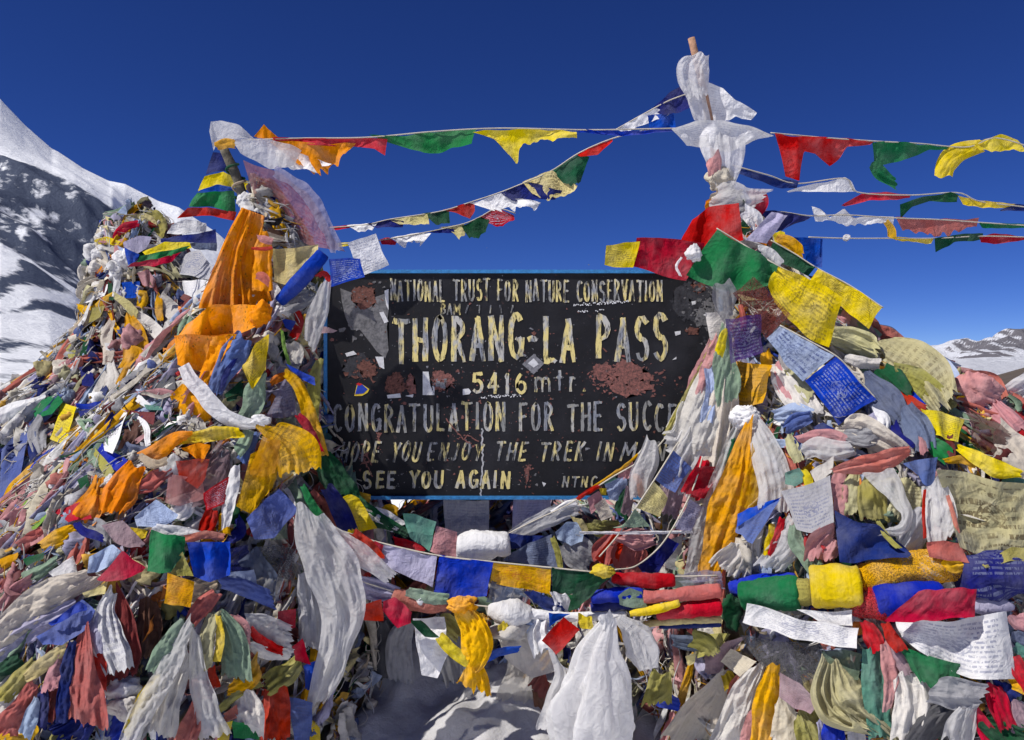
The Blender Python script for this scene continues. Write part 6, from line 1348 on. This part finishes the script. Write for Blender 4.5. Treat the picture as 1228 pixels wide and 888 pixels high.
# ---- garlands under the sign
build_rows("""
@prayer flags around the sign | main garland of large flags sagging below the sign | 3.52,3.42,430,860 | C | 60,120 190,160 370,200 540,220 720,238 860,252 1000,262 1100,265 1228,262
C F crimson fold=1.1 | f | 70,132 140,140 205,165 / 105,175 150,195 190,218
C F lavender fold=.6 | f | 203,164 290,185 371,203 / 190,222 270,262 354,300
C F blue fold=.6 off=.005 | f | 371,200 460,212 541,220 / 354,325 440,328 526,325
C F gold m=r fold=.6 | f | 539,220 630,230 722,240 / 534,280 620,302 716,316
C F dkgreen fold=.9 | f | 722,240 790,246 858,250 / 722,312 780,316 835,318
C R crimson w=40,56,54,44 off=.02 fold=1.2 | f | 905,268 970,275 1040,278 1098,276
C T lavender m=s w=40,56,56,50 fold=.7 | f | 1090,275 1140,278 1190,276 1240,275
@end
C L yellow Y=3.38 | knot in the middle of the main garland | 882,248 40,24
C F dkgreen Y=3.38 fold=.7 | pointed flag hung over the garlands below the yellow knot | 795,288 860,262 912,258 / 768,372 800,365 865,300
@prayer flags around the sign | second garland of wound cloths below the main one | 3.5,3.4,420,860 | C | 60,260 200,300 320,340 450,350 590,365 700,382 850,385 1000,375 1228,365
C T lavender w=40,66,70,50 pleats=3 | f | 100,270 150,295 200,310 245,320
C R salmon w=40,66,70,50 fold=1.6 | f | 235,315 290,340 340,352 400,350
C S sage w=30,40,30 off=.05 | f | 275,310 340,330 400,335
C L white off=.05 | s | 318,330 22,20
C R white w=30,80,90,50 fold=1.6 | f | 525,365 570,370 620,375 660,380
C R white w=30,34,30,36 fold=1 | f | 640,375 720,388 820,388 950,385
C S paleblue w=60,70,50 | f | 640,400 680,430 720,470
C R salmon w=40,46,50 fold=1.2 off=.03 | f | 1000,330 1110,320 1240,308
C R red w=44,54,54 fold=1.2 off=.02 | f | 1040,378 1140,366 1240,358
C R yellow w=20,30,22 fold=1 off=.05 | f | 960,380 1040,366 1112,344
C R blue w=40,50,40 fold=1 off=.02 | f | 840,330 920,322 1000,315
C R navy w=30,44,40 fold=1 | f | 840,360 900,352 990,345
C R paleyellow w=20,26,26 | f | 1000,412 1100,402 1240,398
C R navy w=14,24,22 | f | 1050,420 1150,412 1240,410
@end
C F crimson Y=3.4 fold=1.3 | flag twisted below the second garland at left | 205,345 240,325 292,375 / 205,370 245,422 288,408
C F red Y=3.46 | flag scrap left of the twisted red one | 140,350 200,335 / 145,400 205,400
C F dkgreen Y=3.42 | flag hanging to a point left of the orange knot | 285,400 320,400 / 330,450 375,452
C S yellow w=26,40,40,26 Y=3.4 | strip slanting behind the orange knot | 375,448 410,485 450,520 475,535
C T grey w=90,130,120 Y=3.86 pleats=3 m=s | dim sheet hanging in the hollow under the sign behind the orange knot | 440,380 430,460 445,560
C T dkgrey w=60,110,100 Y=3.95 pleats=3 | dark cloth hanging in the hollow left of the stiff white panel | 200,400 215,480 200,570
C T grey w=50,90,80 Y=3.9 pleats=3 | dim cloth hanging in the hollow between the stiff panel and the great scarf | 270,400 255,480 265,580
C T offwhite w=60,110,130 Y=3.8 pleats=3 m=s | sheer cloth hanging in the hollow left of the big plastic bag | 620,470 640,560 620,640
C S olive w=40,60,50 Y=3.5 | dim rag behind the orange knot | 380,385 410,410 440,440
C F white Y=3.48 fold=.5 | stiff panel of cloth hanging above the snow | 290,392 390,388 / 325,570 375,580 405,505
C L saffron Y=3.36 fold=1.3 | thick knot of scarf hung on the second garland | 448,352 58,34
C T saffron w=60,84,96,90,50 pleats=4 Y=3.35 fold=1.1 | tail of the knotted orange scarf | 452,365 470,410 482,460 486,510 478,535
C T saffron w=50,80,100 pleats=4 Y=3.36 frayed=.4 | frayed hem of the knotted orange scarf | 476,535 484,565 488,600
C S blue w=14,30,26,20 Y=3.38 | strip right of the knotted orange scarf | 485,535 530,510 575,495 620,490
C F offwhite m=x Y=3.46 fold=1.4 | torn plastic sheet hanging right of the orange scarf | 560,470 640,430 720,440 / 570,520 660,575 730,550
C L offwhite Y=3.45 | crumpled plastic clump on the second garland | 590,425 70,44
C S yellow w=30,44 Y=3.4 | rag caught in the crumpled plastic | 570,405 575,440
C F slate m=s Y=3.48 | sheer flag below the royal blue one of the garland | 535,280 660,315 / 520,345 640,350
C S navy w=26,40,30 Y=3.45 | twisted flag below the golden printed one | 650,310 700,345 755,362
C S white w=30,50,50 Y=3.45 | scrap below the dark green flag of the garland | 735,315 750,345 745,370
C F sage Y=3.37 | flag over the rolled blue ones | 925,325 960,300 995,312 / 930,350 970,362 1015,358
C F crimson Y=3.34 fold=.8 | diamond flag hanging from the white rope | 755,388 808,432 / 690,462 735,505
C S white w=40,70,60 Y=3.42 | cloth end left of the red diamond flag | 690,400 680,440 690,490
C S yellow w=40,44 Y=3.39 | scrap right of the red diamond flag | 825,385 828,425
C F blue Y=3.41 | flag corner above the red diamond flag | 710,375 780,380 / 710,420 750,395
C R white w=80,96,96,80 Y=3.66 fold=2 | cloth wound round the cord below the sign | 430,172 480,174 530,172 592,165
C F teal Y=3.66 fold=.8 | flag hung below the sign's lower left | 262,68 310,78 366,100 / 285,148 320,165 346,186
C F pink Y=3.65 fold=.8 | flag between the teal one and the wound white cloth | 366,108 400,118 432,130 / 345,188 390,205 432,208
C F red Y=3.7 | flag behind the teal and pink ones | 230,140 280,150 340,180 / 240,175 300,185 330,190
C F navy Y=3.70 | flag right of the wound white cloth | 588,132 650,138 722,138 / 600,182 620,180 660,165
C F slate Y=3.66 fold=.8 | flag folded to a triangle right of the wound white cloth | 590,195 650,165 722,138 / 568,215 650,228 745,238
C S olive w=14,20,16 Y=3.64 | cord of cloth along the slate triangle's edge | 722,145 738,190 748,238
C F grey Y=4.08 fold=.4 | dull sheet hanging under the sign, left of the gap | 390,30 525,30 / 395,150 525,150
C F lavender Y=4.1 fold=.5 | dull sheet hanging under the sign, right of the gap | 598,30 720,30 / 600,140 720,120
C S gold w=24,40,30 Y=3.75 | scrap below the sign's lower left corner | 200,70 220,60 245,65
C S white w=30,60,50 Y=3.72 | cloth end below the sign's lower left corner | 150,60 200,85 250,110
C F yellow Y=3.68 fold=1 | flag draped over the sign's lower left corner | 60,25 100,15 130,30 / 95,132 140,128 185,120
C F gold Y=3.76 | flag end at the sign's lower left corner | 105,0 165,12 / 130,50 158,62
C S dkgreen w=40,60,40,24 Y=3.72 | scarf slanting below the sign's lower left corner | 110,30 170,80 230,110 280,135
C S navy w=40,64,60 Y=3.62 | flag hanging left of the draped yellow one | 30,-10 65,50 95,120
B T dkgreen w=60,96,90,60 Y=3.72 pleats=3 | cloth hanging over the sign's lower left corner | 1125,560 1170,640 1220,720 1270,780
B S green w=20,30,30 Y=3.5 | strip lying over the great white scarf | 1060,680 1090,740 1130,800
C T white w=70,140,170,150,110,90,50 pleats=3 Y=3.42 fold=.75 | great scarf hanging from the pole column to the snow | -20,60 10,160 50,270 80,380 70,470 40,560 0,650
C T white w=50,60,70,50 Y=3.45 fold=.7 | second end of the great scarf trailing right under the garland | 40,130 100,170 160,215 225,268
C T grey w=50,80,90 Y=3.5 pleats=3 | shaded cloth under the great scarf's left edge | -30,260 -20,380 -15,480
C S red w=30,60,40 Y=3.5 | flag hanging behind the great scarf's trailing end | 110,130 150,180 190,215
C B white m=x fold=1.9 w=30,110,180,250,300,260 Y=3.32 | big plastic bag hanging from the white rope | 905,388 892,430 872,500 868,580 850,670 830,790
C B white m=x fold=2 w=30,80,110,70 Y=3.36 | lobe of plastic right of the big bag's neck | 925,392 960,420 995,470 1018,545
C T white m=x w=30,60,70,110 Y=3.36 pleats=3 | twisted plastic tail left of the big bag | 735,510 755,570 735,650 715,740
C S white w=44,50,30 Y=3.3 | neck of the big plastic bag tied to the rope | 880,380 890,400 885,430
C F paleyellow Y=3.44 | scrap hanging right of the plastic lobe | 1130,510 1165,495 / 1140,540 1160,530
C S gold w=20,26,20 Y=3.7 | strip slanting in the dark right of the plastic bag | 1160,500 1130,600 1105,690
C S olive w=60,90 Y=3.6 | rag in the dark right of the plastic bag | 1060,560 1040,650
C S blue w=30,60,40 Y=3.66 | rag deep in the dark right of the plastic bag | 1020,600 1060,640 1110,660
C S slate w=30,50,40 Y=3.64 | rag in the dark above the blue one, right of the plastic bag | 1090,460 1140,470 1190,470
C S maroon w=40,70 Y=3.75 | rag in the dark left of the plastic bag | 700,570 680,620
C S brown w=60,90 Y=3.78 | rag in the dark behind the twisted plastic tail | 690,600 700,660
C S olive w=60,70,40 Y=3.42 | rag hanging at the right end of the second garland | 1150,455 1190,470 1220,500
""")
# ---- rolled flags and cloths at the lower right
build_rows("""
G R blue w=60,70,60 off=.02 | flag rolled behind the green one at lower right | 200,345 300,325 430,318
G R green w=116,124,118 off=.06 fold=1.5 | flag wound round the cords at lower right, left of the yellow one | 238,362 340,358 442,360
G R olive w=90,110,100 off=.05 m=p fold=1 | printed flag wound between the green and yellow ones | 425,355 455,355 485,352
G R yellow w=146,150,148 off=.07 fold=1.4 | flag wound round the cords at lower right | 478,336 560,336 652,338
G R gold w=90,110,130,100 off=.04 fold=1.5 m=m | frayed cloth wound right of the yellow flag | 640,310 760,290 880,275 1005,268
G R red w=110,120,110 off=.06 m=m fold=1 | netted cloth wound below the frayed golden one | 625,385 690,395 740,400
G R blue w=110,116,90 off=.08 fold=1.3 | flag wound left of the folded red one | 705,388 800,378 940,365
G F crimson off=.13 fold=.8 | flag folded over the cords at lower right | 862,352 960,345 1062,345 / 740,462 830,470 950,450 1055,438
G R lavender w=60,80,60,24 off=.06 fold=.8 | cloth end sticking out right of the folded red flag | 1040,400 1100,402 1150,404 1190,412
G R navy w=150,190,190 off=.05 fold=1.9 m=q | torn dark cloth wound at the right border | 1000,300 1110,300 1250,300
G F olive off=.1 | torn scrap on the dark wound cloth | 1080,260 1180,200 1250,200 / 1090,275 1180,250 1250,250
G F white off=.12 fold=.5 m=p | pale cloth rolled flat below the wound green flag | 254,398 440,446 646,486 / 240,462 420,520 641,560
G F white m=p off=.08 fold=.4 | gridded flag behind the flat-rolled pale cloth | 430,422 520,422 628,420 / 520,468 628,475
G F white m=p off=.09 fold=.8 | large printed flag hanging at lower right | 778,462 900,446 1040,440 1172,430 / 790,520 900,600 1050,655 1198,668
G F green off=.10 frayed=.8 | faded scrap over the large printed white flag | 780,540 880,575 1005,605 / 830,635 900,680 1000,672
G L dkgreen off=.06 | bunched flag left of the wound green one | 205,425 46,64
G T red w=40,70,60 off=.09 pleats=4 | tattered cloth left of the large printed white flag | 670,460 700,510 720,560
G T red w=30,50,40 off=.1 pleats=3 | tattered strip at the large printed white flag's left edge | 740,465 760,500 800,560
G F dkgrey m=m off=.07 fold=1 | black net with pale threads below the flat-rolled cloth | 235,510 380,525 540,545 / 300,610 430,690 515,650
G F cream off=.09 fold=.6 | small flag lying on the left of the black net | 200,560 290,600 / 165,602 232,652
G F mauve off=.07 | flag left of the black net | 110,590 180,530 262,505 / 110,650 160,640 200,565
G F olive off=.08 | flag under the bunched dark green one | 60,515 120,505 200,505 / 85,590 130,570 170,545
G T lavender w=30,60,50 off=.05 | rag at the left of the lower right heap | 90,560 100,610 130,650
G T salmon w=40,70,60 off=.06 pleats=3 | cloth below the small cream flag | 250,650 230,690 210,730
G S yellow w=40,60 off=.065 | rag below the small cream flag's left corner | 185,640 200,690
G T ivory w=60,120,180,200 pleats=5 off=.05 fold=1.2 | thick pleated cloth at the lower right heap's left edge | 190,640 140,720 100,790 60,890
G T offwhite w=46,86,100,120 pleats=4 off=.07 | long cloth right of the thick pleated one | 300,610 260,700 220,790 180,890
G T gold w=40,80,80,70 pleats=2.5 off=.09 fold=.8 | shining scarf hanging at lower right | 350,610 335,700 315,790 300,890
G T cream w=50,90,90 pleats=2.5 off=.08 fold=.8 | shining scarf end right of the golden one at lower right | 375,720 385,790 375,880
G F mauve off=.08 | flag folded right of the shining golden scarf | 370,640 440,680 512,745 / 372,720 420,760 480,785
G T pink w=30,50,50 off=.05 | cloth at the bottom edge left of the golden scarf | 290,770 270,820 255,890
G T olive w=70,120,130 pleats=4 off=.06 | netted cloth at the bottom edge right of the shining scarf | 450,770 470,820 490,890
G T paleolive w=60,180,220,150,70 pleats=7 off=.10 fold=1.3 frayed=1 | frayed straw-like tuft of cloth at lower right | 560,600 570,670 590,730 650,790 720,845
G F sage m=s off=.06 | sheer flag behind the frayed straw-like tuft | 520,560 600,560 655,580 / 540,650 650,670
G T blue w=50,80,80 pleats=4 off=.07 | cloth hanging under the frayed straw-like tuft | 560,800 560,840 565,890
G T lavender w=40,60,60 off=.06 | cloth left of the blue one at the bottom edge | 515,800 530,840 545,890
G T white w=40,60,60 off=.08 pleats=3 | cloth end right of the blue one at the bottom edge | 640,800 640,840 645,890
G T teal w=70,90,86,80 pleats=3 off=.08 fold=.8 | strip hanging below the tattered red cloth | 690,545 700,640 715,730 725,860
G T pink w=40,56,50,30 pleats=3 off=.09 | narrow cloth right of the hanging teal strip | 740,530 755,600 765,680 750,770
G T mauve w=40,60,50 off=.09 | cloth end over the narrow pink one | 760,540 790,590 825,640
G T offwhite w=90,130,150,130 pleats=3 off=.08 fold=.9 | broad cloth below the faded green scrap | 815,640 845,720 850,800 830,890
G T grey w=70,110,110,80 pleats=3 off=.1 | cloth lying across below the large printed flag | 900,710 960,710 1020,715 1080,720
G T dkgrey w=90,150,150 pleats=4 off=.07 | dim cloth right of the broad off-white one | 990,740 950,800 900,880
G T white w=60,110,120 pleats=3 off=.09 | bulging cloth at the bottom edge right of the dim one | 1030,760 1010,820 990,890
G T crimson w=40,60,60 pleats=3 off=.08 | strip right of the bulging white cloth at the bottom edge | 1050,770 1090,830 1120,890
G T red w=60,90,70 pleats=3 off=.08 | cloth hanging below the large printed flag's right corner | 1110,680 1140,750 1170,830
G T navy w=50,70,60 off=.07 | rag right of the hanging red cloth | 1150,670 1165,710 1200,730
G T dkgreen w=60,100,110 off=.07 | cloth in the bottom right corner | 1090,810 1140,850 1220,880
G T mauve w=60,90,90 off=.06 | cloth at the right border below the rags | 1190,740 1210,790 1240,840
G T red w=40,60,50 off=.08 | rag at the right border beside the large printed flag | 1190,580 1215,630 1240,680
G S gold w=30,50,40 off=.07 | rag at the right border below the red one | 1180,680 1210,690 1240,700
G T pink w=40,70,60 off=.07 | frayed rag at the right border above the large printed flag | 1185,440 1210,460 1245,470
G T slate w=40,60,50 off=.06 | rag at the right border beside the large printed flag's edge | 1190,500 1215,520 1245,530
G T teal w=30,50,40 off=.05 | rag at the right border under the slate one | 1200,540 1220,560 1245,570
""")

# ------------------------------------------------------------------ the two poles
def pole(name, lab, pts, rad, mat, wrap=None):
    o_ = tag(empty(name, pts[0]), lab, 'pole'); p = smooth_path(np.array(pts), 40)
    V, F = tube(p, np.linspace(rad, rad * .72, 40) * (1 + .06 * np.sin(np.arange(40) * 1.1)), 14); mesh_obj('shaft', V, F, mat, o_)
    if wrap:
        for (s0, s1, colour) in wrap:
            i0, i1 = int(s0 * 39), int(s1 * 39); n_ = 60; s = np.linspace(i0, i1, n_); c = np.stack([np.interp(s, np.arange(40), p[:, k]) for k in range(3)], -1)
            a = np.linspace(0, (s1 - s0) * 90, n_); rr = rad * 1.08
            V, F = tube(c + np.stack([np.cos(a), np.sin(a), 0 * a], -1) * rr, .007, 6); mesh_obj('lashing', V, F, cloth(colour), o_)
    return o_
def PP(px, py, Y): return tuple(P(px, py, Y))
pole('wooden_pole', 'bare pinkish stick at the top of the right heap, wrapped in white cloth', [PP(905, 480, 4.35), PP(876, 300, 4.3), PP(858, 190, 4.26), PP(845, 115, 4.24), PP(829, 46, 4.22)], .027, M_WOOD)
pole('lashed_pole', 'leaning pole left of the sign, lashed with dark green and beige cord', [PP(345, 470, 4.25), PP(306, 300, 4.22), PP(288, 225, 4.2), PP(268, 178, 4.18)], .034, simple('dark_pole', (.05, .05, .045), .8, .2, .5, 30, .4, (.16, .14, .10)), [(.62, .80, 'dkgreen'), (.80, .88, 'beige'), (.88, .97, 'dkgreen')])
